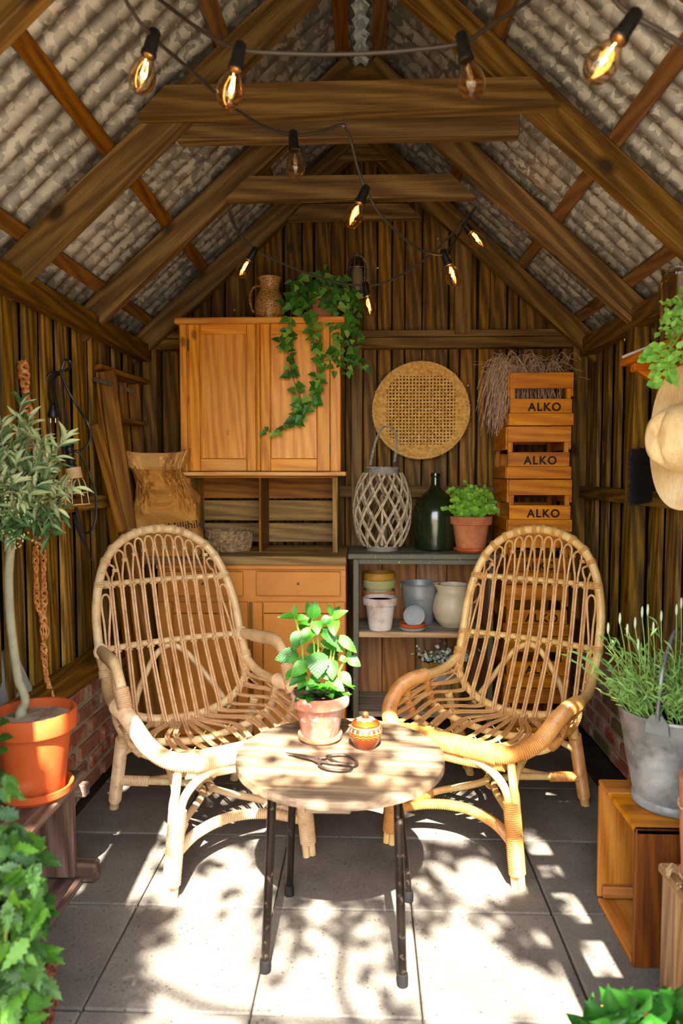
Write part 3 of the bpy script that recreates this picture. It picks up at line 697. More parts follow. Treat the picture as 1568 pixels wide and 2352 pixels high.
# lidded ceramic pot
def jar_mat():
    t = NT('painted_glaze'); v = t.n('TexCoord').outputs['Object']; s = t.n('SeparateXYZ', {0: v}); ang = t.math('ARCTAN2', s.outputs[1], s.outputs[0]); z = s.outputs[2]
    col = t.mix(t.noise(v, 30, 3), srgb('5e2410'), srgb('7a361a'))
    petal = t.math('ABSOLUTE', t.math('SINE', t.math('MULTIPLY', ang, 9)))
    wave = t.math('SINE', t.math('ADD', t.math('MULTIPLY', z, 900), t.math('MULTIPLY', petal, -3.2)))
    band = t.math('MULTIPLY', t.math('GREATER_THAN', z, .036), t.math('LESS_THAN', z, .0525))
    col = t.mix(t.math('MULTIPLY', band, t.math('GREATER_THAN', wave, .2)), col, srgb('4a2a14'))
    col = t.mix(t.math('MULTIPLY', band, t.math('LESS_THAN', wave, -.55)), col, srgb('b8701e'))
    dots = t.math('MULTIPLY', t.math('GREATER_THAN', t.math('COSINE', t.math('MULTIPLY', ang, 18)), .55), t.math('LESS_THAN', t.math('ABSOLUTE', t.math('SUBTRACT', z, .0555)), .0042))
    col = t.mix(dots, col, srgb('f2ece0'))
    core = t.math('MULTIPLY', t.math('GREATER_THAN', t.math('COSINE', t.math('MULTIPLY', ang, 18)), .88), t.math('LESS_THAN', t.math('ABSOLUTE', t.math('SUBTRACT', z, .0555)), .002))
    col = t.mix(core, col, srgb('2a2018'))
    col = t.mix(t.math('LESS_THAN', t.math('ABSOLUTE', t.math('SUBTRACT', z, .0640)), .0012), col, srgb('e8a860'))
    return t.fin(col, .12, spec=.6)
def lid_mat():
    t = NT('painted_lid_glaze'); v = t.n('TexCoord').outputs['Object']; s = t.n('SeparateXYZ', {0: v}); ang = t.math('ARCTAN2', s.outputs[1], s.outputs[0])
    r_ = t.math('SQRT', t.math('ADD', t.math('MULTIPLY', s.outputs[0], s.outputs[0]), t.math('MULTIPLY', s.outputs[1], s.outputs[1])))
    sc_ = t.math('ADD', .0215, t.math('MULTIPLY', t.math('ABSOLUTE', t.math('SINE', t.math('MULTIPLY', ang, 4))), .006))
    m = t.math('MULTIPLY', t.math('LESS_THAN', r_, sc_), t.math('GREATER_THAN', r_, .012))
    col = t.mix(m, srgb('98420f'), srgb('d8cab2'))
    d = t.math('MULTIPLY', t.math('GREATER_THAN', t.math('COSINE', t.math('MULTIPLY', ang, 8)), .86), t.math('LESS_THAN', t.math('ABSOLUTE', t.math('SUBTRACT', r_, .0195)), .0017))
    return t.fin(t.mix(d, col, srgb('2a2018')), .12, spec=.6)
jc = atz(839, 1716, TZ)
jar = thing('sugar_pot', (jc.x, jc.y, TZ), 'small glazed orange-brown lidded pot with white dots beside the mint', 'pot', rz=.2)
MB().lathe([(0, 0), (.026, 0), (.029, .004), (.040, .022), (.0465, .042), (.0465, .054), (.042, .064), (.036, .068), (.033, .068), (.033, .05), (0, .03)], 40).build('body', jar_mat(), jar)
lid = MB().lathe([(0, .068), (.0385, .068), (.039, .070), (.036, .074), (.026, .081), (.012, .085), (0, .086)], 40).build('lid', lid_mat(), jar)
MB().lathe([(.004, .084), (.0045, .088), (.0075, .092), (.0085, .096), (.006, .100), (0, .1015)], 20).build('knob', plain('knob_glaze', '9c5c24', .15, spec=.6), lid)
# scissors
M_IRON = mottled('forged_iron', '54483f', [('7c6a5c', 30, .5, .65, .6), ('2e2722', 12, .5, .65, .6)], .45, .2); M_IRON.node_tree.nodes['Principled BSDF'].inputs['Metallic'].default_value = .75
sO = atz(725, 1742, TZ); sO.z = TZ
scis = thing('scissors', sO, 'old dark iron scissors with big looped handles lying on the table', 'scissors')
sp = lambda x, y, z: atz(630 + x / 5.807, 1640 + y / 5.807, TZ + z) - sO
for nm, P in (('blade', [(150, 508), (300, 535), (500, 570), (600, 588), (610, 610), (560, 615), (480, 600), (300, 553)]), ('blade', [(155, 508), (330, 530), (530, 562), (625, 590), (640, 640), (590, 650), (500, 600), (300, 550)])):
    z0 = .006 if nm == 'blade' and P[0][0] == 150 else .0095
    top = [sp(x, y, z0 + .0028) for x, y in P]; bot = [p - V((0, 0, .0028)) for p in top]; n = len(P)
    MB().add(top + bot, [list(range(n)), list(range(n, 2 * n))[::-1]] + [[i, n + i, n + (i + 1) % n, (i + 1) % n] for i in range(n)]).build(nm, M_IRON, scis, 30)
for P in ([(620, 640), (760, 655), (920, 668), (1020, 690), (1030, 725), (985, 750), (860, 757), (720, 735), (620, 700), (590, 670)], [(600, 590), (680, 582), (700, 560), (800, 548), (950, 552), (1060, 600), (1105, 650), (1080, 680), (1030, 685), (900, 660), (800, 625), (720, 590)]):
    tb('handle', M_IRON, scis, catmull([sp(x, y, .0075 + .002 * math.sin(i)) for i, (x, y) in enumerate(P)], 6, closed=P[0][0] == 620), .0034, 8, closed=P[0][0] == 620)
MB().lathe([(.0055, 0), (.0055, .003), (.003, .0048), (0, .005)], 12).build('pivot', M_IRON, scis).location = sp(560, 592, .0115)
# ================================================================ BACK WALL FURNITURE
def pxbox(name, mat, parent, O, x0, x1, y0, y1, Y, dep, ch=.003):
    """box whose front face, at depth Y, spans the picked rectangle; dep goes away from the viewer"""
    a = at(x0, y0, Y); b = at(x1, y1, Y)
    return bx(name, mat, parent, V(((a.x + b.x) / 2, Y + dep / 2, (a.z + b.z) / 2)) - O, (abs(b.x - a.x), dep, abs(a.z - b.z)), ch)
# ---- pine hutch
YC = 3.30; hO = V((-.50, 3.45, .89))
hutch = thing('pine_hutch', hO, 'orange pine wall cupboard with two panelled doors above an open slatted compartment', 'cupboard')
bx('carcass', PINE('z'), hutch, V((-.50, YC + .175, 1.622)) - hO, (.745, .31, .70))
pxbox('top_board', PINE('x'), hutch, hO, 399, 791, 729, 740, YC - .03, .37, .005)
pxbox('frame_stile', PINE('z'), hutch, hO, 411, 431.5, 740, 1083, YC, .02); pxbox('frame_stile', PINE('z'), hutch, hO, 758, 782, 740, 1083, YC, .02)
def panel_door(parent, O, x0, x1, px0, px1, mat, y0=741, y1=1082, py0=767, py1=1054, Y=YC, d=.018, hinge=None):
    dr = thing('door', V((0, 0, 0))); dr.parent = parent
    pxbox('door_stile', mat('z'), dr, O, x0, px0, y0, y1, Y + .001, d, .002); pxbox('door_stile', mat('z'), dr, O, px1, x1, y0, y1, Y + .001, d, .002)
    pxbox('door_rail', mat('x'), dr, O, px0 + .4, px1 - .4, y0, py0, Y + .0015, d, .002); pxbox('door_rail', mat('x'), dr, O, px0 + .4, px1 - .4, py1, y1, Y + .0015, d, .002)
    pxbox('door_panel', mat('z'), dr, O, px0 + .8, px1 - .8, py0 + .8, py1 - .8, Y + .007, d, .002)
    return dr
panel_door(hutch, hO, 432.5, 588, 460, 566, PINE); dr2 = panel_door(hutch, hO, 598, 757, 621, 728, PINE)
pxbox('meeting_bead', PINE('z'), hutch, hO, 588.5, 597.5, 741, 1082, YC - .006, .02, .004)
M_HINGE = plain('old_hinge', '4a4a3e', .5, .6)
for (x, y0, y1) in ((432, 778, 805), (757.5, 1020, 1046), (757.5, 790, 815)): pxbox('hinge', M_HINGE, hutch, hO, x - 1.6, x + 1.6, y0, y1, YC - .003, .01, .001)
pxbox('moulded_shelf', wood('pale_moulding', 'b07a40', 'd09a5c', 'e0b078', 'x', .5, .2, .1, .15), hutch, hO, 414, 794, 1083.5, 1093, YC - .035, .36, .004)
pxbox('under_strip', DARKW('x'), hutch, hO, 428, 775, 1093.5, 1098, YC, .02, .001)
pxbox('post', GREYW('z'), hutch, hO, 763, 775, 1097, 1271, YC, .28, .003); pxbox('divider', DARKW('z'), hutch, hO, 593, 600, 1097, 1270, YC, .28, .003); pxbox('post', GREYW('z'), hutch, hO, 424, 440, 1097, 1271, YC, .28, .003)
for k, (y0, y1) in enumerate(((1093, 1145), (1149, 1196), (1201, 1245))): pxbox('back_slat', [DARKW, GREYW, GREYW][k]('x'), hutch, hO, 434, 770, y0, y1, YC + .27, .015, .003)
# ---- ochre sideboard
M_OCH = NT('ochre_paint')
_v = M_OCH.coords(rand=True); _n = M_OCH.noise(_v, 3, 5, .6); _c = M_OCH.ramp(_n, [(.3, srgb('b06a1c')), (.6, srgb('c67f2b'))])
_c = M_OCH.mix(M_OCH.math('MULTIPLY', M_OCH.ramp(M_OCH.noise(_v, 45, 4, .7), [(.66, (0, 0, 0)), (.7, (1, 1, 1))]), .7), _c, srgb('6a3a12')); M_OCH.fin(_c, .5, spec=.35); M_OCH = M_OCH.m
YS = 3.17; sO2 = V((-.53, 3.4, 0))
side = thing('ochre_sideboard', sO2, 'ochre painted sideboard with drawers and a worn plank top under the hutch', 'sideboard')
bx('carcass', M_OCH, side, V((-.53, YS + .245, .46)) - sO2, (.868, .45, .80)); bx('plinth', GREYW('x'), side, V((-.53, YS + .26, .03)) - sO2, (.82, .42, .06))
for k in range(3): bx('worktop_plank', GREYW('x'), side, V((-.565, YS + .045 + .163 * k, .870)) - sO2, (.945, .161, .040), .004)
bx('carcass_batten', M_OCH, side, V((-.53, YS + .01, .838)) - sO2, (.868, .03, .022))
for (x0, x1) in ((372, 557.5), (588, 781)):
    dw = pxbox('drawer', M_OCH, side, sO2, x0, x1, 1313, 1369, YS - .006, .02, .002)
    pr = at((x0 + x1) / 2, 1341, YS - .008) - sO2
    MB().lathe([(0, 0), (.006, .0), (.005, -.004), (0, -.005)], 10, m=M.Rotation(-PI / 2, 3, 'X')).build('knob_screw', M_HINGE, dw).location = pr
for (x0, x1, a, b) in ((365, 571, 398, 545), (580, 792, 604, 768)):
    panel_door(side, sO2, x0, x1, a, b, lambda ax: M_OCH, 1383, 1715, 1409, 1690, YS - .004, .014)
pxbox('centre_bead', DARKW('z'), side, sO2, 572, 579, 1383, 1715, YS - .008, .014, .002)
# seagrass basket
def weave_mat(name, a, b, c):
    t = NT(name); v = t.coords(rand=False); n = t.noise(v, 60, 3); return t.fin(t.ramp(n, [(.3, srgb(a)), (.5, srgb(b)), (.7, srgb(c))]), .7, spec=.2)
bO = V((-.664, 3.37, .89))
bask = thing('seagrass_basket', bO, 'low round braided seagrass basket in the hutch compartment', 'basket')
M_SEA = weave_mat('braided_seagrass', '5c4630', '8f7350', 'b59a72')
mbk = MB()
for k in range(11):
    z = .006 + k * .0088; r_ = .088 + .017 * math.sin(min(1, z / .09) * PI * .62); N = 46
    for s in (0, PI):
        mbk.tube([((r_ + .0035 * math.cos(j * PI * .5 + s)) * math.cos(2 * PI * j / (N * 2)) * 1.05, (r_ + .0035 * math.cos(j * PI * .5 + s)) * math.sin(2 * PI * j / (N * 2)), z + .0035 * math.sin(j * PI * .5 + s) + rnd(-.0008, .0008)) for j in range(N * 2)], .0036, 5, closed=True)
stuff(mbk.build('braid', M_SEA, bask)); MB().lathe([(0, 0), (.086, 0), (.088, .006), (0, .006)], 28).build('base', M_SEA, bask)
# ---- jug and ivy on the hutch
ZT = at(600, 729, YC).z
def jug_mat():
    t = NT('speckled_stoneware'); v = t.coords(rand=False); s = t.n('SeparateXYZ', {0: v}); rings = t.math('SINE', t.math('MULTIPLY', s.outputs[2], 900))
    n = t.noise(v, 140, 3, .7); col = t.ramp(n, [(.36, srgb('5a3512')), (.48, srgb('9a6a34')), (.6, srgb('c49a5c'))])
    t.bump(t.math('ADD', t.math('MULTIPLY', rings, .5), n), .35, .003); return t.fin(col, .28, spec=.6)
jO = V((-.466, 3.40, ZT)); jg = thing('stoneware_jug', jO, 'brown speckled stoneware jug with one handle on top of the hutch', 'jug')
MB().lathe([(0, 0), (.058, 0), (.064, .006), (.072, .04), (.073, .075), (.066, .11), (.052, .135), (.046, .15), (.047, .175), (.055, .202), (.057, .205), (.053, .205), (.043, .175), (.042, .15), (.06, .10), (.06, .02), (0, .015)], 36).build('body', jug_mat(), jg)
tb('handle', bpy.data.materials['speckled_stoneware'], jg, catmull([(-.046, 0, .168), (-.072, 0, .165), (-.092, 0, .135), (-.094, 0, .095), (-.082, 0, .055), (-.068, 0, .035)], 6), [.008 + .002 * math.cos(i) for i in range(31)], 8, flat=.6)
iO = V((-.215, 3.42, ZT)); ivy = thing('potted_ivy', iO, 'trailing green ivy in a terracotta pot on top of the hutch', 'potted plant')
MB().lathe([(0, 0), (.052, 0), (.056, .005), (.07, .05), (.072, .085), (.064, .115), (.062, .135), (.068, .152), (.064, .153), (.057, .13), (.06, .08), (0, .03)], 32).build('pot', mottled('pinkish_terracotta', 'c4805a', [('a05a3a', 8, .5, .66, .5), ('dca68a', 6, .5, .7, .5)], .8, .2), ivy)
def ivy_leaf(mat):
    out = [(0, 0), (-.10, .16), (-.02, .34), (.18, .42), (.33, .30), (.50, .30), (.60, .20), (1.0, 0)]
    pts = out + [(x, -y) for x, y in out[-2:0:-1]]
    vs = [(.30, 0, -.04)] + [(x, y, .10 * abs(y) - .10 * x * x) for x, y in pts]
    return MB().add(vs, [[0, i + 1, (i + 1) % len(pts) + 1] for i in range(len(pts))]).mesh('leaf', mat, 80)
IVL = [ivy_leaf(leafmat('ivy_leaf', '1f4a16', '4c8a2a', .35, .15)), ivy_leaf(leafmat('young_ivy_leaf', '3f7a22', '8cb84a', .4, .25))]
M_VINE = plain('ivy_vine', '6a4a2a', .6)
def iv(x, y, Y): return at(560 + x / 5.227, 580 + y / 5.227, Y) - iO
VINES = [([(860, 380), (700, 420), (610, 560), (560, 760), (530, 950), (515, 1120), (545, 1300), (580, 1480), (640, 1650), (690, 1800), (650, 1960), (520, 2090), (400, 2150), (230, 2125)], 3.28, 52),
         ([(860, 400), (780, 560), (760, 720), (830, 900), (870, 1060), (890, 1250), (890, 1420), (880, 1560), (850, 1680), (800, 1810), (700, 1950), (620, 2020)], 3.275, 52),
         ([(1000, 390), (1080, 520), (1120, 700), (1070, 860), (1100, 1000), (1090, 1180), (1095, 1300), (1090, 1410)], 3.30, 26),
         ([(1000, 380), (1200, 450), (1290, 560), (1280, 760), (1250, 900), (1190, 1060), (1180, 1200), (1240, 1330), (1240, 1450)], 3.36, 40),
         ([(1000, 380), (1230, 420), (1330, 560), (1340, 800), (1350, 1000), (1330, 1150), (1370, 1290), (1500, 1370)], 3.42, 34),
         ([(850, 400), (640, 370), (580, 340)], 3.40, 10), ([(950, 390), (930, 280), (950, 200)], 3.40, 10), ([(900, 390), (780, 300), (740, 220)], 3.42, 10), ([(1000, 390), (1120, 330), (1200, 290)], 3.40, 12), ([(860, 420), (620, 520), (540, 640), (480, 580)], 3.34, 16), ([(900, 400), (760, 470), (680, 640), (700, 760)], 3.34, 18), ([(950, 400), (960, 520), (1000, 620)], 3.335, 9), ([(450, 1060), (510, 1110)], 3.275, 3)]
for P, Yv, n in VINES:
    pts = catmull([iv(x, y, Yv + (.06 if i == 0 and len(P) > 3 else 0) + rnd(-.008, .008)) for i, (x, y) in enumerate(P)], 8); tb('vine', M_VINE, ivy, pts, .0016, 5)
    n = int(n * 1.35)
    for k in range(n):
        i = min(len(pts) - 2, int((k + rnd(0, .9)) / n * (len(pts) - 1))); q = pts[i]; a = rnd(0, 2 * PI); sz = rnd(.030, .052) * (1 if i < len(pts) * .8 else .75)
        d = V((math.cos(a) * .8, -.25, math.sin(a) * .6 - .45)).normalized(); st = q + V((d.x * .012, -.004 - rnd(0, .02), d.z * .012))
        leaf_put(IVL[1 if random.random() < .3 else 0], ivy, st, st + d * sz, sz * 1.05, (rnd(-.4, .4), -1, rnd(-.1, .7)))
# ---- caged bulkhead lamp on the gable
lO = at(820, 640, YB - .0); lO.y = YB - .005
lamp = thing('bulkhead_lamp', lO, 'old glass bulkhead lamp in a wire cage on the gable wall', 'wall lamp')
M_CAGE = plain('grey_iron', '8c8478', .5, .6); M_WIRE = plain('galvanised_wire', 'a8a294', .4, .8)
def glass(name, col='f4efe2', rough=.02, tint=1.0):
    t = NT(name); t.fin(srgb(col), rough, spec=.5); t.b.inputs['Transmission Weight'].default_value = 1.0; t.b.inputs['IOR'].default_value = 1.4; return t.m
M_GLASS = glass('clear_glass')
MB().lathe([(0, 0), (.052, 0), (.054, .012), (.046, .02), (0, .02)], 28, m=M.Rotation(PI / 2, 3, 'X')).build('back_plate', M_CAGE, lamp).location = (0, 0, -.055)
MB().lathe([(.043, -.06), (.047, -.02), (.049, .03), (.045, .062), (.030, .085), (.012, .094), (0, .095), (0, .0935), (.011, .0925), (.029, .083), (.0435, .061), (.0475, .03), (.0455, -.02), (.0415, -.06), (.043, -.06)], 28).build('glass_dome', M_GLASS, lamp).location = (.0, -.055, .0)
MB().lathe([(0, -.05), (.030, -.05), (.031, .035), (.026, .052), (0, .055)], 24).build('inner_tube', plain('frosted_tube', 'b9ad98', .5), lamp).location = (0, -.055, -.02)
MB().lathe([(0, 0), (.010, 0), (.012, .01), (.007, .022), (0, .023)], 12).build('finial', M_CAGE, lamp).location = (0, -.055, .094)
MB().lathe([(0, 0), (.04, 0), (.046, .012), (.047, .03), (.03, .03), (0, .03)], 28).build('lamp_collar', M_CAGE, lamp).location = (0, -.055, -.085)
for k in range(6):
    a = k * PI / 3 + .3; pr = [(.05, -.06), (.053, -.02), (.055, .03), (.05, .066), (.034, .09), (.01, .101)]
    tb('cage_wire', M_WIRE, lamp, catmull([(r_ * math.cos(a), r_ * math.sin(a) - .055, z) for r_, z in pr], 4), .0017, 5)
for z, r_ in ((.03, .0555), (-.02, .0535)): tb('cage_ring', M_WIRE, lamp, [(r_ * math.cos(2 * PI * j / 30), r_ * math.sin(2 * PI * j / 30) - .055, z) for j in range(30)], .0017, 5, closed=True)
# ---- woven winnowing tray
tO = at(966, 943, YB - .04); TRR = .247
tray = thing('woven_tray', tO, 'large round open-weave bamboo tray hanging on the back wall', 'tray')
M_BAM = weave_mat('split_bamboo', 'b88238', 'd3a356', 'e2ba72'); M_BAM2 = weave_mat('pale_bamboo_rim', 'c08c46', 'd8ac66', 'e6c68a')
N = 28; wv = MB(); st = 2 * TRR / N
for k in range(N):
    u = -TRR + (k + .5) * st; h = math.sqrt(max(0, (TRR - .006) ** 2 - u * u))
    dense = abs(u) > TRR * .72; wd = st * (.47 if dense else .265)
    for axis in (0, 1):
        n = max(2, int(2 * h / st)); pts = []
        for j in range(n + 1):
            t = -h + 2 * h * j / n; e = .0016 * (1 if (j + k + axis) % 2 else -1); bowl = .012 * ((u * u + t * t) / TRR ** 2)
            pts.append((u, t, e - bowl) if axis == 0 else (t, u, -e - bowl))
        vs = []
        for (x, z, y) in pts:
            d = (wd, 0) if axis == 0 else (0, wd)
            for s in (-1, 1): vs.append((x + d[0] * s, y - .0007, z + d[1] * s)); vs.append((x + d[0] * s, y + .0007, z + d[1] * s))
        m_ = len(pts); fs = []
        for j in range(m_ - 1):
            a = j * 4; b = a + 4; fs += [[a, a + 2, b + 2, b], [a + 1, b + 1, b + 3, a + 3], [a, b, b + 1, a + 1], [a + 2, a + 3, b + 3, b + 2]]
        wv.add(vs, fs)
stuff(wv.build('weave', M_BAM, tray))
rimw = MB().grid(lambda u, v: ((TRR - .035 + .033 * v) * math.cos(2 * PI * u), -.012 - .014 * v * v + .002 * math.sin(u * 2 * PI * 90 + v * 20), (TRR - .035 + .033 * v) * math.sin(2 * PI * u)), 180, 5, True); rimw.build('woven_border', M_BAM, tray, 60)
for off, r_ in ((-.024, TRR), (-.014, TRR + .002)): tb('rim_hoop', M_BAM2, tray, [(r_ * math.cos(2 * PI * j / 72), off, r_ * math.sin(2 * PI * j / 72)) for j in range(72)], .0055, 7, closed=True)
lash = MB()
for k in range(26):
    a = 2 * PI * k / 26 + .1; c = V((TRR * math.cos(a), -.02, TRR * math.sin(a))); ring_wrap(lash, c, (-math.sin(a), 0, math.cos(a)), .011, 2, .0012, 8, 4)
stuff(lash.build('rim_lashing', M_BAM2, tray))
# ================================================================ GREY SHELF UNIT AND ITS CONTENTS
M_GPAINT = NT('worn_grey_green_paint')
_v = M_GPAINT.coords(); _c = M_GPAINT.mix(M_GPAINT.noise(_v, 9, 4), srgb('4c4739'), srgb('66604e'))
_c = M_GPAINT.mix(M_GPAINT.math('MULTIPLY', M_GPAINT.ramp(M_GPAINT.noise(_v, 55, 4, .7), [(.63, (0, 0, 0)), (.68, (1, 1, 1))]), .8), _c, srgb('a89c84')); M_GPAINT.fin(_c, .55, spec=.3); M_GPAINT = M_GPAINT.m
SHB = lambda ax: wood('shelf_back_board', '6a3e1a', '925f30', 'ac7a44', ax, .6, .7, .2, .25, stain='6a4420', stain_amt=.4, sat=1.05)
SHG = lambda ax: wood('grey_shelf_board', '5c5248', '857a6c', '9c9182', ax, .75, .4, .15, .3)
uO = V((.25, 3.36, 0)); unit = thing('shelf_unit', uO, 'low grey painted shelf unit with brown boarded back beside the sideboard', 'shelf unit')
ux0, ux1, uY0, uY1 = -.062, .575, 3.20, 3.54; uz = .897
for k in range(3): bx('top_plank', M_GPAINT, unit, V(((ux0 + ux1) / 2, uY0 + .045 + k * .122, uz - .0125)) - uO, (ux1 - ux0 + .05, .120, .025), .004)
bx('apron', M_GPAINT, unit, V(((ux0 + ux1) / 2, uY0 + .02, uz - .038)) - uO, (ux1 - ux0, .022, .026))
for x in (ux0 + .012, ux1 - .012):
    for y in (uY0 + .012, uY1 - .012): bx('corner_post', M_GPAINT, unit, V((x, y, (uz - .025) / 2)) - uO, (.026, .026, uz - .025))
bx('side_panel', SHB('z'), unit, V((ux1 - .01, (uY0 + uY1) / 2, .5)) - uO, (.014, .29, .72)); bx('side_panel', SHB('z'), unit, V((ux0 + .01, (uY0 + uY1) / 2, .5)) - uO, (.014, .29, .72))
for a, b in ((ux0 + .02, .075), (.078, .245), (.248, .398), (.401, .552)): bx('back_board', SHB('z'), unit, V(((a + b) / 2, uY1 - .008, .475)) - uO, (b - a, .012, .79), .002)
SZ = .534
bx('shelf', SHG('x'), unit, V(((ux0 + ux1) / 2, (uY0 + uY1) / 2, SZ - .013)) - uO, (ux1 - ux0 - .045, .30, .026)); bx('shelf_lip', wood('pale_lip', '8c6a48', 'b08c66', 'c4a680', 'x', .6, .3), unit, V(((ux0 + ux1) / 2, uY0 + .012, SZ - .013)) - uO, (ux1 - ux0 - .05, .012, .025))
bx('shelf', SHG('x'), unit, V(((ux0 + ux1) / 2, (uY0 + uY1) / 2, .145)) - uO, (ux1 - ux0 - .045, .30, .026))
# ---- willow lantern
lnO = V((.072, 3.345, uz)); lan_ = thing('willow_lantern', lnO, 'bulging grey willow lantern with a rope handle on the shelf unit', 'lantern')
M_WIL = weave_mat('weathered_willow', '86755c', 'ab9a7e', 'c6b89c'); M_ROPE = weave_mat('grey_rope', '6a675f', '8c8980', 'a9a69c')
M_LBASE = plain('grey_base_board', '8c877c', .7)
def lr(t): return .070 + .064 * math.sin(PI * (t * .92 + .04)) ** .6
for k in range(13):
    for s in (-1, 1):
        a0 = 2 * PI * k / 13 + (.0 if s > 0 else .12)
        for dd in (-.028, .028):
            pts = [((lr(t) + s * .0035) * math.cos(a0 + dd + s * t * 1.45), (lr(t) + s * .0035) * math.sin(a0 + dd + s * t * 1.45), .022 + t * .345) for t in [i / 16 for i in range(17)]]
            tb('willow_rod', M_WIL, lan_, pts, .0031, 6)
MB().lathe([(0, 0), (.074, 0), (.075, .022), (0, .022)], 32).build('base', M_LBASE, lan_)
MB().lathe([(.062, .355), (.074, .355), (.075, .378), (.070, .385), (.062, .384)], 32).build('neck_hoop', M_LBASE, lan_)
rp = MB()
for s in (0, PI): rp.tube([((.07 + .004 * math.cos(j * .9 + s)) * math.cos(2 * PI * j / 60), (.07 + .004 * math.cos(j * .9 + s)) * math.sin(2 * PI * j / 60), .389 + .004 * math.sin(j * .9 + s)) for j in range(60)], .004, 5, closed=True)
rp.build('neck_rope', M_ROPE, lan_)
hp = resample(catmull([at(850, 1068, 3.345) - lnO, at(858, 1030, 3.34) - lnO, at(872, 990, 3.345) - lnO, at(888, 979, 3.35) - lnO, at(902, 985, 3.35) - lnO, at(911, 1010, 3.35) - lnO, at(906, 1060, 3.345) - lnO], 10), .004)
rh = MB()
for s in (0, 2 * PI / 3, 4 * PI / 3): rh.tube([p + V((.003 * math.cos(i * .7 + s), .003 * math.sin(i * .7 + s), 0)) for i, p in enumerate(hp)], .0031, 5)
rh.build('rope_handle', M_ROPE, lan_)
MB().lathe([(.045, .02), (.045, .25), (.043, .25), (.043, .02)], 28).build('glass_cylinder', M_GLASS, lan_)
MB().lathe([(0, .022), (.026, .022), (.026, .12), (0, .122)], 20).build('candle', plain('candle_wax', '9a9484', .5), lan_)
# ---- demijohn
M_DEMI = NT('dark_green_glass'); M_DEMI.fin(srgb('15220f'), .16, spec=.8); M_DEMI = M_DEMI.m
dj = MB().lathe([(0, 0), (.088, 0), (.098, .008), (.103, .06), (.108, .13), (.108, .165), (.100, .205), (.078, .245), (.048, .275), (.028, .292), (.022, .31), (.0205, .345), (.0235, .348), (.0245, .355), (.0225, .366), (.018, .368), (.016, .36)], 40).build('demijohn', M_DEMI)
dj.location = (.326, 3.385, uz); tag(dj, 'dark green glass demijohn with a narrow neck between lantern and oregano', 'demijohn')
# ---- oregano
oP = V((.485, 3.31, uz)); sa = MB().lathe(saucer_prof(.078, .02), 32).build('pot_saucer', M_TERR); sa.location = oP; tag(sa, 'orange terracotta saucer under the oregano pot', 'saucer')
oz = V((oP.x, oP.y, uz + .008)); oreg = thing('potted_oregano', oz, 'bushy oregano with small round leaves in an aged terracotta pot', 'potted plant')
MB().lathe(pot_prof(.066, .098, .158, .25), 36).build('pot', M_TERR2, oreg); MB().lathe([(0, .14), (.085, .14)], 20).build('soil', M_PSOIL, oreg)
ore_me = leaf_unit('leaf', leafmat('oregano_leaf', '4c8a1c', '94c83c', .45, .3), rou, 6, .1, .05)
for k in range(46):
    a = rnd(0, 2 * PI); el = rnd(.25, 1.45); L = rnd(.10, .165) * (1 + .35 * max(0, math.cos(a - .4)) * .5) * (1.0 if el > .7 else .95)
    b = V((rnd(-.06, .06), rnd(-.06, .06), .14)); e = V((math.cos(a) * math.cos(el) * L * 1.05, math.sin(a) * math.cos(el) * L, .145 + math.sin(el) * L * 1.05))
    pts = catmull([b, b.lerp(e, .5) + V((0, 0, .02)), e], 5); tb('stem', M_STEM, oreg, pts, .0012, 4)
    for j in range(2, len(pts), 2):
        for q in range(2):
            th = rnd(0, 2 * PI); d = V((math.cos(th), math.sin(th) * .35, rnd(-.5, .6))).normalized(); sz = rnd(.018, .028) * (1.1 if j < 8 else .85)
            leaf_put(ore_me, oreg, pts[j], pts[j] + (d + V((0, 0, .2))).normalized() * sz, sz * .95, (rnd(-.5, .5), -1.2, .55))
# ---- pots and vessels on the middle shelf
def put_lathe(name, prof, mat, loc, label, cat, n=32, group=None, wob=.002):
    o = MB().lathe(prof, n, wob=wob).build(name, mat); o.location = loc; return tag(o, label, cat, group)
sx = at(870, 1360, 3.45).x
put_lathe('clay_pot', pot_prof(.055, .080, .155, .2), M_TERR2, (sx, 3.452, SZ), 'brownish terracotta pot at the bottom of the nested stack on the shelf', 'pot')
put_lathe('clay_pot', pot_prof(.050, .0795, .155, .26), mottled('mossy_pot', 'b0a27c', [('8fa03c', 8, .42, .56, .9), ('8a6a4a', 14, .6, .7, .6), ('d8ccb0', 20, .55, .68, .6)], .9, .3), (sx + .001, 3.452, SZ + .052), 'moss-stained pale pot in the middle of the nested stack', 'pot')
put_lathe('clay_pot', pot_prof(.045, .078, .155, .24), mottled('ochre_glazed_pot', 'b8842a', [('8a7a1e', 9, .5, .64, .7), ('8c5a20', 16, .55, .7, .6)], .5, .15), (sx + .001, 3.452, SZ + .0885), 'ochre rimmed pot on top of the nested stack', 'pot')
p = at(873, 1452, 3.26)
wp = thing('clay_pot', (p.x, 3.275, SZ), 'whitish weathered clay pot standing alone in front of the nested pots', 'pot')
MB().lathe(pot_prof(.052, .081, .152, .24), 36, wob=.004).build('pot', mottled('whitened_clay', 'b59a88', [('ddd2c6', 6, .38, .56, .8), ('a86a4c', 7, .6, .7, .6), ('7c6a5c', 24, .6, .72, .5)], .9, .35), wp); MB().lathe([(0, .135), (.071, .135)], 20).build('soil', M_PSOIL, wp)
M_ZINC = mottled('dull_zinc', '9a9c99', [('7c8082', 9, .42, .62, .7), ('b4b6b4', 5, .5, .68, .6), ('6a6a66', 30, .6, .72, .4)], .5, .1); M_ZINC.node_tree.nodes['Principled BSDF'].inputs['Metallic'].default_value = .45
zb = thing('zinc_bucket', (at(963, 1400, 3.42).x, 3.43, SZ), 'dull zinc bucket behind the watering rose on the shelf', 'bucket')
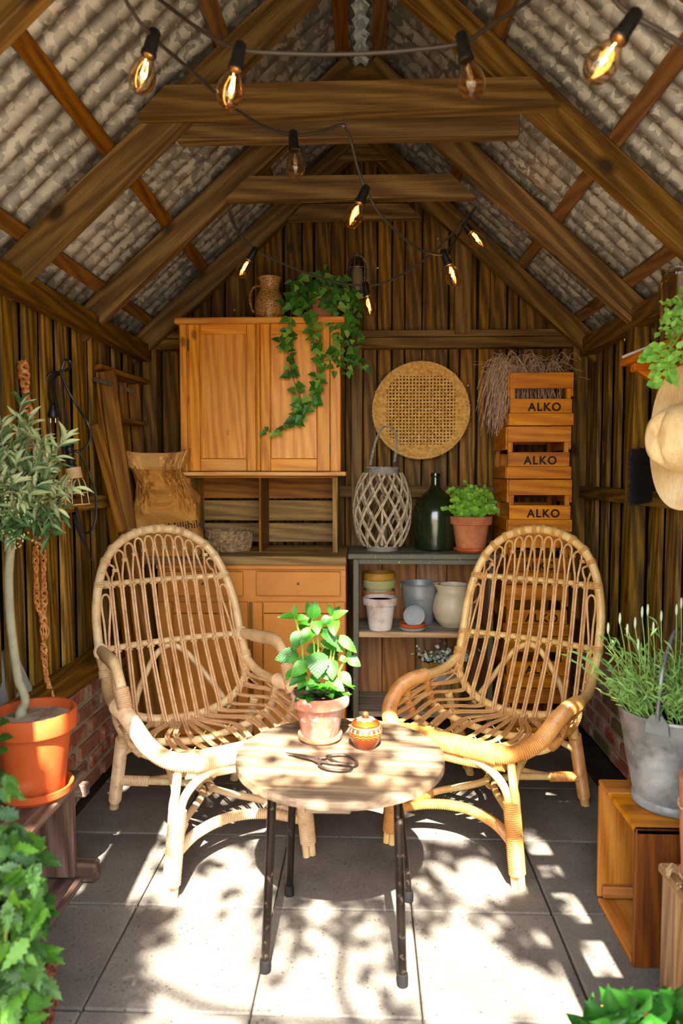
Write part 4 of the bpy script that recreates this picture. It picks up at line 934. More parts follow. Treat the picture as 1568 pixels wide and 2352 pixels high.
MB().lathe([(0, 0), (.066, 0), (.068, .004), (.078, .10), (.082, .125), (.0835, .13), (.0825, .136), (.084, .141), (.083, .147), (.088, .188), (.0915, .190), (.092, .195), (.089, .197), (.086, .19), (.066, .01), (0, .008)], 36).build('body', M_ZINC, zb)
for s in (-1, 1): MB().box((s * .092, 0, .185), (.006, .02, .028), .002).build('ear', M_ZINC, zb)
tb('handle', M_WIRE, zb, catmull([(-.094, 0, .195), (-.09, -.06, .200), (-.04, -.093, .196), (.04, -.093, .196), (.09, -.06, .200), (.094, 0, .195)], 6), .0022, 6)
sx2 = at(947, 1440, 3.26).x
put_lathe('pot_saucer', saucer_prof(.060, .016), mottled('grey_clay', '8c8a84', [('a4a29a', 8, .5, .66, .6)], .85, .2), (sx2, 3.265, SZ), 'small grey saucer at the bottom on the shelf', 'saucer')
put_lathe('pot_saucer', saucer_prof(.060, .026), M_TERR, (sx2, 3.265, SZ + .008), 'small orange saucer stacked in the grey one on the shelf', 'saucer')
rO = V((sx2 + .008, 3.275, SZ + .064)); rose = thing('watering_rose', rO, 'round zinc watering-can rose full of holes leaning in the saucer', 'watering rose', rot=(R(62), R(8), R(-12)))
M_ROSE = plain('pale_zinc', '9c9f9c', .5, .15)
MB().lathe([(0, .004), (.04, .003), (.049, 0), (.051, -.003), (.049, -.007), (.03, -.022), (.014, -.035), (.013, -.06), (.011, -.06), (0, -.03)], 36).build('face', M_ROSE, rose, 10)
holes = MB(); 
for k in range(1, 6):
    for j in range(k * 6): a = 2 * PI * j / (k * 6) + k * .3; holes.lathe([(0, .0012), (.0016, .001), (.0016, 0)], 6, c=(k * .0078 * math.cos(a), k * .0078 * math.sin(a), .0034))
stuff(holes.build('holes', plain('dark_hole', '2c2a28', .8), rose))
cj = V((at(1040, 1440, 3.36).x, 3.36, SZ)); cjug = thing('cream_jug', cj, 'fat cream glazed jug with spout and loop handle on the shelf', 'jug')
M_CREAM = mottled('cream_glaze', 'c4b392', [('a8946c', 5, .5, .7, .5), ('d6c8a8', 8, .5, .7, .5)], .32, .05)
def jugv(u, v):
    prof = [(.058, 0), (.085, .03), (.098, .07), (.098, .10), (.085, .145), (.072, .168), (.070, .18), (.074, .20), (.068, .20), (.064, .175), (.064, .1)]
    t = v * (len(prof) - 1); i = min(int(t), len(prof) - 2); r_ = prof[i][0] + (prof[i + 1][0] - prof[i][0]) * (t - i); z = prof[i][1] + (prof[i + 1][1] - prof[i][1]) * (t - i)
    a = 2 * PI * u; sp_ = max(0, math.cos(a - PI * .98)) ** 12 * max(0, (z - .16) / .04) * .028
    return ((r_ + sp_) * math.cos(a), (r_ + sp_) * math.sin(a), z + sp_ * .15)
MB().grid(jugv, 40, 34, True).build('body', M_CREAM, cjug); MB().lathe([(0, 0), (.058, 0), (.05, .02), (0, .02)], 28).build('foot', M_CREAM, cjug)
tb('handle', M_CREAM, cjug, catmull([(.066, 0, .175), (.078, 0, .205), (.105, 0, .215), (.128, 0, .190), (.126, 0, .15), (.108, 0, .12), (.093, 0, .105)], 6), .0095, 8, flat=.6)
# wooden tub with eucalyptus-like creeper on the bottom shelf
tO2 = V((at(1018, 1560, 3.32).x, 3.345, .158)); tub = thing('planted_tub', tO2, 'small grey staved wooden tub of silvery round-leaved plants on the bottom shelf', 'planted tub')
for k in range(16):
    a0 = 2 * PI * k / 16; vs = []
    for (r0, r1, z) in ((.095, .108, 0), (.118, .132, .225 + rnd(-.004, .004))):
        for r_ in (r0, r1):
            for da in (-.19, .19): vs.append((r_ * math.cos(a0 + da), r_ * math.sin(a0 + da), z))
    MB().add(vs, [[0, 1, 3, 2], [4, 6, 7, 5], [0, 2, 6, 4], [1, 5, 7, 3], [0, 4, 5, 1], [2, 3, 7, 6]]).build('stave', GREYW('z'), tub, 30)
MB().lathe([(.1265, .145), (.1295, .145), (.132, .175), (.129, .175)], 40).build('hoop', M_ZINC, tub); MB().lathe([(0, .2), (.118, .2)], 24).build('soil', M_PSOIL, tub)
euc = leaf_unit('leaf', leafmat('silvery_leaf', '8c9a84', 'ccd6c2', .5, .2), rou, 6, .1, .05)
for k in range(44):
    a = rnd(0, 2 * PI); L = rnd(.06, .15); b = V((rnd(-.08, .08), rnd(-.08, .08), .2)); e = b + V((math.cos(a) * L * .8, math.sin(a) * L * .5, L * rnd(.15, .7)))
    pts = catmull([b, b.lerp(e, .5) + V((0, 0, .015)), e], 4); tb('stem', M_WSTEM, tub, pts, .0009, 4)
    for j in range(2, len(pts), 2):
        th = rnd(0, 2 * PI); d = V((math.cos(th), math.sin(th) - .3, rnd(-.2, .6))).normalized(); sz = rnd(.013, .021); leaf_put(euc, tub, pts[j], pts[j] + d * sz, sz, (rnd(-.3, .3), -.8, .6))
# ================================================================ STACK OF BOTTLE CRATES
M_INK = plain('black_stencil_ink', '1c130a', .8)
def text_mesh(body, size, mat, ext=.0006, off=.0, space=1.0):
    cu = bpy.data.curves.new('lettering', 'FONT'); cu.body = body; cu.size = size; cu.align_x = 'CENTER'; cu.align_y = 'CENTER'; cu.extrude = ext; cu.space_character = space; cu.offset = off
    o = bpy.data.objects.new('lettering', cu); C.objects.link(o); dg = bpy.context.evaluated_depsgraph_get(); me = bpy.data.meshes.new_from_object(o.evaluated_get(dg)); me.name = 'lettering'
    bpy.data.objects.remove(o); me.materials.clear(); me.materials.append(mat); return me
alko = text_mesh('ALKO', .052, M_INK, off=.0016, space=1.18)
CW, CD, CH = .292, .355, .2465
def crate(i, z, dx, rz, tone):
    T = thing('bottle_crate', (.803 + dx, 3.498, z), None, 'crate', rz=rz, group='stacked orange bottle crates')
    W = CRATEW; h = CW / 2; d = CD / 2
    for s in (-1, 1):
        y = s * (d - .006)
        bx('end_slat', W('x'), T, (0, y + s * .004, CH - .038), (CW, .012, .072), .002); bx('end_slat', W('x'), T, (0, y, .092), (CW - .008, .012, .066), .002); bx('end_slat', W('x'), T, (0, y + s * .006, .030), (CW + .006, .012, .056), .002)
        x = s * (h - .006)
        bx('side_slat', W('y'), T, (x + s * .006, 0, CH - .055), (.011, CD - .03, .108), .002); bx('side_slat', W('y'), T, (x + s * .006, 0, .03), (.011, CD - .03, .056), .002)
        for q in (-1, 1): bx('corner_post', W('z'), T, (s * (h - .017), q * (d - .022), CH / 2), (.022, .02, CH - .006), .002)
    for k in range(4): bx('bottom_slat', W('y'), T, (-.105 + .07 * k, 0, .006), (.06, CD - .03, .01), .001)
    o = link('lettering', alko, T); o.rotation_euler = (PI / 2, 0, 0); o.location = (.012 + rnd(-.012, .012), -d - .0008 + .0002, .085); 
    nl = MB()
    for zz in (CH - .02, CH - .055, .11, .075, .045, .016):
        for s in (-1, 1): nl.lathe([(0, -.0015), (.0022, -.001), (.0022, .001)], 6, c=(s * (h - .012), -d - (.0045 if zz > .13 else (.0005 if zz > .06 else .0065)), zz), m=M.Rotation(PI / 2, 3, 'X'))
    stuff(nl.build('nails', M_HINGE, T)); return T
ordn = ['bottom crate', 'second crate from the floor', 'third crate from the floor', 'middle crate', 'third crate from the top', 'second crate from the top', 'top crate']
offs = [0, .004, -.004, .003, .002, -.005, .0]
for i in range(7):
    t_ = crate(i, i * (CH + .0005), offs[i], rnd(-.012, .012), 0)
    t_['label'] = ('orange wooden ALKO bottle crate, %s of the stack' % ordn[i]) if i < 6 else 'orange wooden ALKO bottle crate, topmost of the stack, holding dried grass'
# dried grass in the top crate
gO = V((.80, 3.49, 6 * (CH + .0005) + .02)); dg_ = thing('dried_grass', gO, 'tangle of dry brown grass spilling from the top crate', 'dried grass')
M_HAY = weave_mat('dry_grass', '7c5c44', 'b0907a', 'd4bca0'); hay = MB()
for k in range(420):
    a = rnd(0, 2 * PI); b = V((rnd(-.11, .11), rnd(-.13, .13), .10)); left = random.random() < .42; L = rnd(.12, .30)
    if left: b = V((rnd(-.12, -.02), rnd(-.15, .0), .19)); e = b + V((-rnd(.06, .17), rnd(-.05, .03), -rnd(-.03, .26))); m_ = b.lerp(e, .45) + V((-.03, 0, rnd(.05, .14)))
    else: e = b + V((math.cos(a) * L * .7, math.sin(a) * L * .35, rnd(.10, .22))); m_ = b.lerp(e, .5) + V((0, 0, rnd(.04, .12)))
    hay.tube(catmull([b, m_, e], 5), rnd(.0008, .0016), 3, caps=False)
stuff(hay.build('grass_blades', M_HAY, dg_))
# ================================================================ PAPER SACK, LADDER
kO = V((at(385, 1260, 3.192).x, 3.192, .891)); sack = thing('paper_sack', kO, 'crumpled brown paper sack with a folded rim standing on the sideboard', 'paper sack')
def paper():
    t = NT('brown_kraft_paper'); v = t.coords(rand=False); n = t.noise(v, 9, 5, .6, .8); vo = t.n('TexVoronoi', {'Vector': v, 'Scale': 14.0}, feature='DISTANCE_TO_EDGE').outputs['Distance']
    t.bump(t.math('ADD', n, t.math('MULTIPLY', vo, .8)), .55, .02); return t.fin(t.ramp(n, [(.3, srgb('a06826')), (.7, srgb('c69044'))]), .75, spec=.2)
M_PAPER = paper(); M_CUFF = plain('pale_kraft_paper', 'd0a05c', .75, bump=.3, spec=.2)
rg = random.Random(4); PH = [(rg.uniform(0, 6.28), rg.randint(3, 9), rg.uniform(.6, 2.4), rg.uniform(.4, 1)) for _ in range(7)]
rows = [(0, 318, 464), (.06, 300, 466), (.20, 299, 462), (.38, 306, 456), (.55, 315, 446), (.68, 318, 431), (.78, 308, 419), (.86, 296, 420), (.92, 288, 424), (1.0, 283, 432)]
zb_ = .891; ztop = at(350, 1036, 3.192).z
def sackp(u, v, inset=0):
    for (v0, a0, b0), (v1, a1, b1) in zip(rows, rows[1:]):
        if v <= v1 + 1e-9: f = (v - v0) / (v1 - v0); break
    xl = at(a0 + (a1 - a0) * f, 1200, 3.192).x; xr_ = at(b0 + (b1 - b0) * f, 1200, 3.192).x
    cx = (xl + xr_) / 2; hx = (xr_ - xl) / 2; a = 2 * PI * u; dep = .072 * (1 - .45 * v)
    ca, sa_ = math.cos(a), math.sin(a); e = .45
    x = math.copysign(abs(ca) ** e, ca); y = math.copysign(abs(sa_) ** e, sa_)
    z = zb_ + (ztop - zb_) * v
    cr = sum(am * math.sin(n * a * .5 + ph + v * fz * 6) for ph, n, fz, am in PH) * .0034 * (.3 + 1.1 * math.sin(PI * min(1, v * 1.02)))
    if 0 < v < 1.01:
        from mathutils import noise as mn
        q = V((ca * 2.2, sa_ * 1.2, v * 4.0)); cr += (abs(mn.noise(q * 1.6)) - .25) * .06 * max(0, min(1, (v - .36) * 3)) + (abs(mn.noise(q * 3.7 + V((5, 2, 1)))) - .2) * .03 * max(0, min(1, (v - .36) * 4))
    fold = abs(((v * 4.2 + math.sin(a * 3) * .35) % 1) - .5) * .014
    cr += fold * math.sin(PI * v)
    return V((cx + (hx - inset) * x + cr * .5, 3.192 + (dep + cr * 1.6 - inset) * y, z + .012 * math.sin(a * 2 + 1) * v)) - kO
mbs = MB().grid(lambda u, v: sackp(u, v), 150, 64, True); mbs.build('bag', M_PAPER, sack, 28)
def cuff(u, v):
    p = sackp(u, 1.0 - .185 * v, 0); q = p + V(((p.x) * .05, p.y * .14 - (.012 if p.y < 0 else -.012), .0)); return q + V((0, 0, -.01 * math.sin(2 * PI * u) * v))
MB().grid(cuff, 96, 6, True).build('folded_rim', M_CUFF, sack, 28)
lt = text_mesh('Millihïle', .052, M_INK, .0004); o = link('lettering', lt, sack)
pp = at(430, 1207, 3.114) - kO; o.location = (pp.x - .006, pp.y - .004, pp.z); o.rotation_euler = (PI / 2, R(-7), R(8))
# ladder
ldO = V((-1.02, 3.2, 0)); lad = thing('step_ladder', ldO, 'old folded wooden step ladder leaning in the left corner', 'ladder')
def L_(x, y, Y): return at(x, y, Y) - ldO
def plank(nm, a, b, wd, th, mat=LADW, up=(0, 1, 0)):
    p0, p1 = V(a), V(b); t = (p1 - p0); Ln = t.length; o_ = bx(nm, mat('x'), lad, (0, 0, 0), (Ln, wd, th), .004); t.normalize()
    n = V(up); n = (n - t * n.dot(t)).normalized(); y = n.cross(t); m_ = M((t, y, n)).transposed().to_4x4(); m_.translation = (p0 + p1) / 2; o_.matrix_local = m_; return o_
def fl(x, Y): p = atz(x, 0, 0) if False else None
foot = V((-.93, 2.98, 0)) - ldO
plank('rail', L_(246, 852, 3.08), V((-.90, 2.97, .012)) - ldO, .07, .024)
plank('rail', L_(216, 856, 3.12), V((-1.0, 3.06, .012)) - ldO, .055, .024, up=(.5, .85, 0))
plank('rear_rail', L_(306, 882, 3.46), V((-1.03, 3.44, .012)) - ldO, .055, .022); plank('rear_rail', L_(278, 876, 3.42), V((-1.09, 3.42, .012)) - ldO, .05, .022)
plank('top_step', L_(208, 843, 3.07), L_(325, 880, 3.5), .10, .022, up=(0, .3, 1))
for (x0, y0, x1, y1) in ((262, 964, 324, 974), (268, 1078, 330, 1082), (276, 1178, 332, 1180)): plank('tread', L_(x0, y0, 3.12), L_(x1, y1, 3.44), .075, .02, up=(0, .2, 1))
plank('brace', L_(219, 975, 3.0), L_(281, 1222, 2.93), .045, .018)
M_STRAP = plain('dark_strap_iron', '4a3a30', .5, .5)
for a, b in ((L_(212, 870, 3.03), L_(256, 882, 3.045)), (L_(268, 886, 3.40), L_(306, 900, 3.43))):
    st = MB().beam(a, b, .003, .018, (0, 0, 1), .001).build('hinge_strap', M_STRAP, lad)
    for q in (.15, .85): MB().lathe([(0, -.003), (.004, -.002), (.004, .002)], 8, c=V(a).lerp(V(b), q) + V((0, -.002, 0)), m=M.Rotation(PI / 2, 3, 'X')).build('rivet', M_STRAP, st)
# ================================================================ LEFT SIDE
# ---- bench
bnO = V((-.985, 1.75, 0)); bench = thing('plank_bench', bnO, 'low weathered plank bench along the left wall under the olive tree', 'bench')
BZ = .33
bx('seat_plank', BENCHW('y'), bench, V((-.935, 1.56, BZ - .012)) - bnO, (.118, 1.17, .024), .004, M.Rotation(.01, 3, 'Z')); bx('seat_plank', BENCHW('y'), bench, V((-1.045, 1.58, BZ - .013)) - bnO, (.095, 1.15, .024), .004)
bx('end_board', BENCHW('z'), bench, V((-.955, 2.065, .170)) - bnO, (.13, .026, .28), .004); bx('end_board', BENCHW('z'), bench, V((-1.06, 2.05, .170)) - bnO, (.06, .026, .28), .004)
bx('cross_rail', BENCHW('x'), bench, V((-.965, 2.085, BZ - .035)) - bnO, (.22, .035, .04), .005); bx('foot_rail', BENCHW('x'), bench, V((-.955, 2.10, .032)) - bnO, (.24, .05, .062), .008)
bx('base_board', BENCHW('y'), bench, V((-.945, 1.55, .012)) - bnO, (.14, 1.05, .022), .004); bx('end_board', BENCHW('z'), bench, V((-.985, 1.15, .170)) - bnO, (.19, .026, .28), .004); bx('foot_rail', BENCHW('x'), bench, V((-.985, 1.13, .032)) - bnO, (.22, .05, .062), .006)
# ---- olive tree
olP = atz(55, 1838, BZ); olP.z = BZ
olx, oly = -.963, 1.975
sa = MB().lathe(saucer_prof(.103, .034), 40).build('pot_saucer', M_TERR); sa.location = (olx, oly, BZ); tag(sa, 'wide orange terracotta saucer under the olive tree on the bench', 'saucer')
oO = V((olx, oly, BZ + .014)); olive = thing('olive_tree', oO, 'small standard olive tree in an orange terracotta pot on the bench', 'potted tree')
ph = .238
MB().lathe(pot_prof(.078, .116, ph, .24, .008, .009), 44).build('pot', M_TERR, olive); MB().lathe([(0, ph * .91), (.06, ph * .905), (.104, ph * .89)], 28).build('soil', mottled('dry_soil', 'a08c72', [('3a3026', 10, .52, .66, .8), ('b8a88c', 60, .55, .7, .5)], .95, .9), olive)
M_BARK = mottled('olive_bark', '9a9478', [('7c7a5c', 12, .45, .62, .6), ('b8a888', 7, .55, .7, .6), ('6a5a44', 30, .6, .72, .5)], .85, .5)
def ol(x, y, dy=0): return at(x, y, oly + dy) - oO
tb('trunk', M_BARK, olive, catmull([ol(46, 1652), ol(50, 1630), ol(58, 1612), ol(52, 1585), ol(42, 1560), ol(30, 1480), ol(22, 1400), ol(20, 1330), ol(22, 1285), ol(26, 1240)], 6), [.0165, .015, .0145, .0165, .017, .015, .0138, .0135] + [.0125] * 47, 10)
crown = ol(28, 1122)
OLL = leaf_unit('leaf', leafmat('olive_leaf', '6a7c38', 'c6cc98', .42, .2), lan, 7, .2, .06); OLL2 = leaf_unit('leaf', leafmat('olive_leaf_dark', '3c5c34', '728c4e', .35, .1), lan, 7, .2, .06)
cnt = 0; rest = [MB(), MB()]
def olive_leaf(p, d, L, light):
    global cnt
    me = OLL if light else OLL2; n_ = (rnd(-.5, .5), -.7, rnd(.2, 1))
    if cnt < 300 : leaf_put(me, olive, p, p + d * L, L * .24, n_)
    else:
        x = d; y = V(n_).cross(x); y = y.normalized(); z = x.cross(y); m_ = M((x * L, y * L * .24, z * L)).transposed().to_4x4(); m_.translation = p
        o_ = len(rest[0 if light else 1].v); b_ = rest[0 if light else 1]; b_.v += [m_ @ v.co for v in me.vertices]; b_.f += [[i + o_ for i in pg.vertices] for pg in me.polygons]
    cnt += 1
twigs = []
for k in range(105):
    a = rnd(0, 2 * PI); el = math.asin(rnd(-.75, 1)); s = rnd(.6, 1.0)
    e = crown + V((math.cos(a) * math.cos(el) * .15 * s, math.sin(a) * math.cos(el) * .14 * s, math.sin(el) * .205 * s))
    twigs.append((crown + V((-.02, 0, -.06)), e, a))
for (x, y) in ((48, 925), (65, 965), (150, 1010), (170, 1120), (120, 1200), (95, 1010)): twigs.append((crown, ol(x, y, -.03), 0))
twigs.sort(key=lambda q: q[1].y)
for b, e, a in twigs:
    mid = b.lerp(e, .55) + V((rnd(-.02, .02), rnd(-.02, .02), .01)); pts = catmull([b, mid, e], 6); tb('twig', M_BARK, olive, pts, [.0022] * 7 + [.0012] * 6, 5)
    for j in range(6, len(pts)):
        for s in (-1, 1):
            t = (pts[j] - pts[j - 1]).normalized(); sd_ = t.cross(V((rnd(-1, 1), rnd(-1, 1), rnd(-1, 1)))).normalized()
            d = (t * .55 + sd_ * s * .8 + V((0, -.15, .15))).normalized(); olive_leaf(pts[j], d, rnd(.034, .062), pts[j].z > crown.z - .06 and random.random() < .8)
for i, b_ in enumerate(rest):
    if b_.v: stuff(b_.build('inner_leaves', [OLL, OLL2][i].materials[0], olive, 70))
fl_ = MB()
for k in range(110):
    a = rnd(0, 2 * PI); p = crown + V((math.cos(a) * rnd(.03, .13), -rnd(.05, .14), rnd(-.16, .05)))
    for j in range(3): q = p + V((rnd(-.01, .01), rnd(-.01, .01), rnd(-.012, .012))); fl_.lathe([(0, -.0022), (.002, -.001), (.002, .001), (0, .0022)], 5, c=q)
stuff(fl_.build('flower_buds', plain('olive_buds', 'c8c07c', .6), olive))
# grey slate leaning on the sill behind the trunk
sl = MB().prism([(-.10, 0), (.105, 0), (.115, .03), (.075, .175), (.05, .19), (-.10, .15)], .012).build('leaning_slate', plain('grey_slate', '8c8880', .7, bump=.2, dark='6f6b64'))
sl.location = at(18, 1622, 2.28); sl.rotation_euler = (R(-12), 0, R(75)); tag(sl, 'pale grey slate leaning on the sill behind the olive trunk', 'slate')
# ---- macrame hanger
mcO = V((-1.15, 2.43, 1.6)); mac = thing('macrame_hanger', mcO, 'knotted brown macrame hanger hanging on the left wall behind the olive', 'macrame hanger')
M_JUTE = weave_mat('brown_jute', '8a4c20', 'b87438', 'd29a5c')
def mc(x, y, Y=2.42): return at(x, y, Y) - mcO
def braid(nm, P, r, tw=9.0, strands=4):
    pts = resample(catmull([mc(x, y) for x, y in P], 8), .005); mb = MB()
    for s in range(strands):
        ph_ = 2 * PI * s / strands
        q = []
        for i, p in enumerate(pts):
            th = i * .55 * (1 if s % 2 else -1) * tw / 9 + ph_; rr = r * (.75 + .25 * math.sin(i * .22)); q.append(p + V((math.cos(th) * rr, math.sin(th) * rr * .7 - .004, .002 * math.sin(i * 1.3 + ph_))))
        mb.tube(q, r * .42, 5)
    mb.build(nm, M_JUTE, mac, 60)
braid('braided_cord', [(52, 830), (58, 870), (60, 910), (66, 960), (68, 1000), (74, 1080), (84, 1180), (92, 1250)], .0155)
for dx in (-7, 9): braid('braided_cord', [(90 + dx, 1255), (92 + dx * 1.1, 1320), (94 + dx, 1385), (98 + dx * .3, 1415)], .009)
braid('braided_cord', [(99, 1412), (101, 1430)], .011); 
for dx in (-8, -2, 4, 10): tb('cord', M_JUTE, mac, catmull([mc(99, 1428), mc(101 + dx, 1445), mc(102 + dx * .9, 1455), mc(101, 1478)], 6), .0034, 5)
braid('braided_cord', [(101, 1476), (103, 1510), (107, 1545), (110, 1565)], .0095)
for k in range(12): a = 2 * PI * k / 12; tb('tassel_strand', M_JUTE, mac, [mc(110, 1562) + V((math.cos(a) * .004, math.sin(a) * .004, 0)), mc(115, 1595) + V((math.cos(a) * .011, math.sin(a) * .01, 0)), mc(119, 1622) + V((math.cos(a) * .017, math.sin(a) * .014, rnd(-.006, .006)))], .0026, 4)
# ---- inspection lamp with its cable
wlO = V((-1.13, 2.6, 1.5)); wl = thing('inspection_lamp', wlO, 'caged inspection lamp with coiled black cable hanging on the left wall', 'lamp')
M_BLK = plain('black_rubber_cable', '1c1917', .45, spec=.5)
def wp_(x, y, Y=2.6): return at(x / 2.6875, 800 + y / 2.6875, Y) - wlO
for P in ([(380, 130), (400, 75), (430, 80), (438, 110), (400, 140), (375, 130), (382, 180), (395, 350), (415, 540)], [(380, 150), (310, 155), (265, 240), (255, 350), (285, 430), (330, 640), (360, 720)], [(375, 155), (320, 180), (303, 290), (325, 350)], [(370, 160), (345, 170), (340, 260), (375, 470), (395, 640), (385, 700)], [(365, 160), (330, 200), (345, 330), (370, 420), (380, 560), (400, 700)], [(375, 150), (420, 260), (480, 360), (540, 460), (560, 540), (530, 610), (480, 635), (450, 630)], [(480, 635), (520, 700), (560, 800), (590, 900), (590, 1050), (560, 1125), (520, 1135), (480, 1060), (465, 980)], [(455, 1030), (480, 1120), (540, 1250), (560, 1305), (535, 1230), (500, 1110), (470, 980)]):
    tb('cable', M_BLK, wl, catmull([wp_(x, y, 2.6 + rnd(-.015, .015)) for x, y in P], 7), .0048, 6)
ha, hb = wp_(418, 545), wp_(445, 740); ax_ = (hb - ha)
rs = [.0075, .009, .0085] + [.0125 + .003 * math.sin(i * 1.7) + .004 * i / 16 for i in range(17)] + [.019]
tb('grip', M_BLK, wl, [ha + ax_ * (i / (len(rs) - 1)) for i in range(len(rs))], rs, 12)
M_CRM = plain('cream_plastic', 'd2b07c', .5); c0, c1 = wp_(450, 738), wp_(464, 805)
tb('collar', M_CRM, wl, [c0 + (c1 - c0) * (i / 12) for i in range(13)], [.027 + (.002 if i % 3 else 0) for i in range(13)], 18)
b0, b1 = wp_(458, 800), wp_(446, 910); M_BULB = glass('frosted_bulb_glass', 'efe8dc', .25)
tb('bulb', M_BULB, wl, [b0.lerp(b1, t) for t in (0, .15, .35, .55, .75, .9, .98)], [.014, .018, .026, .030, .027, .016, .003], 18)
ce = wp_(478, 965); ad = (ce - c1); aa, bb = frame(ad)
for k in range(8):
    th = 2 * PI * k / 8; r1 = aa * math.cos(th) + bb * math.sin(th)
    tb('cage_wire', M_CRM, wl, catmull([c1 + r1 * .026, c1.lerp(ce, .2) + r1 * .036, c1.lerp(ce, .6) + r1 * .042, ce + r1 * .045], 4), .0019, 5)
for f, r_ in ((.55, .0425), (1.0, .046)): tb('cage_ring', M_CRM, wl, [c1.lerp(ce, f) + (aa * math.cos(2 * PI * j / 24) + bb * math.sin(2 * PI * j / 24)) * r_ for j in range(24)], .0019, 5, closed=True)
pl_ = wp_(325, 350); tb('plug', M_BLK, wl, [pl_, pl_ - V((0, 0, .02)), pl_ - V((0, 0, .04)), pl_ - V((0, 0, .048))], [.009, .014, .019, .015], 12)
for s in (-1, 1): tb('plug_pin', M_WIRE, wl, [pl_ + V((s * .009, 0, -.046)), pl_ + V((s * .009, 0, -.066))], .0024, 6)
# ---- leafy plant bottom left, with rusty chain
fO = V((-.63, 1.22, 0)); bush = thing('leafy_plant', fO, 'bright green toothed-leaf plant at the bottom left corner, close to the doorway', 'plant')
def lobed(name, mat):
    out = [(0, .02), (.08, .16), (.12, .30), (.22, .24), (.27, .42), (.38, .28), (.44, .40), (.55, .24), (.62, .32), (.72, .16), (.79, .19), (.88, .07), (1, 0)]
    pts = out + [(x, -y) for x, y in out[-2::-1]]
    vs = [(.4, 0, .02)] + [(x, y, .16 * abs(y) - .12 * x * x) for x, y in pts]
    return MB().add(vs, [[0, i + 1, (i + 1) % len(pts) + 1] for i in range(len(pts))]).mesh(name, mat, 80)
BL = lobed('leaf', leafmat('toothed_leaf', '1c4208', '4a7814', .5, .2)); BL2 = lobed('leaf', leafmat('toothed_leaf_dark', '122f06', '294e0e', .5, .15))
def bpt(x, y, Y): return at(x, y, Y) - fO
bushpts = [(30, 1900), (55, 1925), (20, 1960), (70, 1965), (45, 2010), (85, 2000), (90, 2040), (30, 2060), (70, 2075), (100, 2080), (20, 2110), (60, 2120), (95, 2110), (40, 2160), (75, 2165), (15, 2180), (60, 2200), (85, 2200), (30, 2230), (60, 2250), (80, 2255), (20, 2280), (50, 2300), (70, 2310), (30, 2340), (60, 2345), (10, 2020), (5, 2240), (15, 1925), (5, 1800), (25, 2380), (60, 2390)]
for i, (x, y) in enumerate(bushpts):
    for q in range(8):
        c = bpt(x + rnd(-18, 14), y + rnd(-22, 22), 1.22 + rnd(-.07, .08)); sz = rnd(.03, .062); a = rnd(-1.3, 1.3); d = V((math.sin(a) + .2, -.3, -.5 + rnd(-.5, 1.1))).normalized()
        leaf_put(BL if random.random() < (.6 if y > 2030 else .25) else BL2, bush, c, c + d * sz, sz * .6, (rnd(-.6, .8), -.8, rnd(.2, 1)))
for P in ([(20, 2420), (25, 2300), (40, 2150), (45, 2000), (35, 1900)], [(20, 2420), (55, 2280), (70, 2120), (80, 2010)], [(10, 2420), (10, 2200), (20, 2050)]): tb('stem', M_STEM, bush, catmull([bpt(x, y, 1.24) for x, y in P], 5), .004, 6)
for k, (x, y) in enumerate(((8, 1655), (18, 1690), (5, 1720), (0, 1775), (8, 1830), (3, 1870))): c = bpt(-10, y + 10, 1.35); leaf_put(BL2, bush, c, bpt(x + 12, y, 1.33), .035, (0, -.6, .8))
tb('stem', M_STEM, bush, catmull([bpt(0, 2200, 1.3), bpt(-12, 1950, 1.33), bpt(-6, 1800, 1.34), bpt(-8, 1660, 1.35)], 5), .003, 6)
bp = thing('plant_pot', (-.74, 1.2, 0), 'dark clay pot holding the bottom left plant', 'pot'); MB().lathe(pot_prof(.09, .13, .24, .2), 32).build('pot', M_TERR2, bp); MB().lathe([(0, .21), (.12, .21)], 20).build('soil', M_PSOIL, bp)
chO = V((-.645, 1.5, .0)); chain = thing('rusty_chain', chO, 'rusty brown chain hanging at the lower left beside the plant', 'chain'); M_RUST = mottled('rust', '5a2c18', [('8a4a28', 20, .45, .62, .7), ('2e1810', 12, .5, .66, .6)], .85, .5)
link_me = MB().tube([(.009 * math.cos(t), 0, .014 * math.sin(t)) for t in [2 * PI * i / 12 for i in range(12)]], .0042, 6, closed=True).mesh('chain_link', M_RUST, 60)
for r_, (P) in enumerate(([(95, 2195), (118, 2215), (112, 2250), (122, 2290), (112, 2330), (108, 2400)], [(100, 2230), (98, 2290), (92, 2350), (95, 2420)])):
    pts = resample(catmull([at(x, y, 1.42) - chO for x, y in P], 8), .019)
    for i, p in enumerate(pts):
        o = link('chain_link', link_me, chain); o.location = p; o.rotation_euler = (rnd(-.3, .3), rnd(-.4, .4), PI / 2 * (i % 2) + .4)

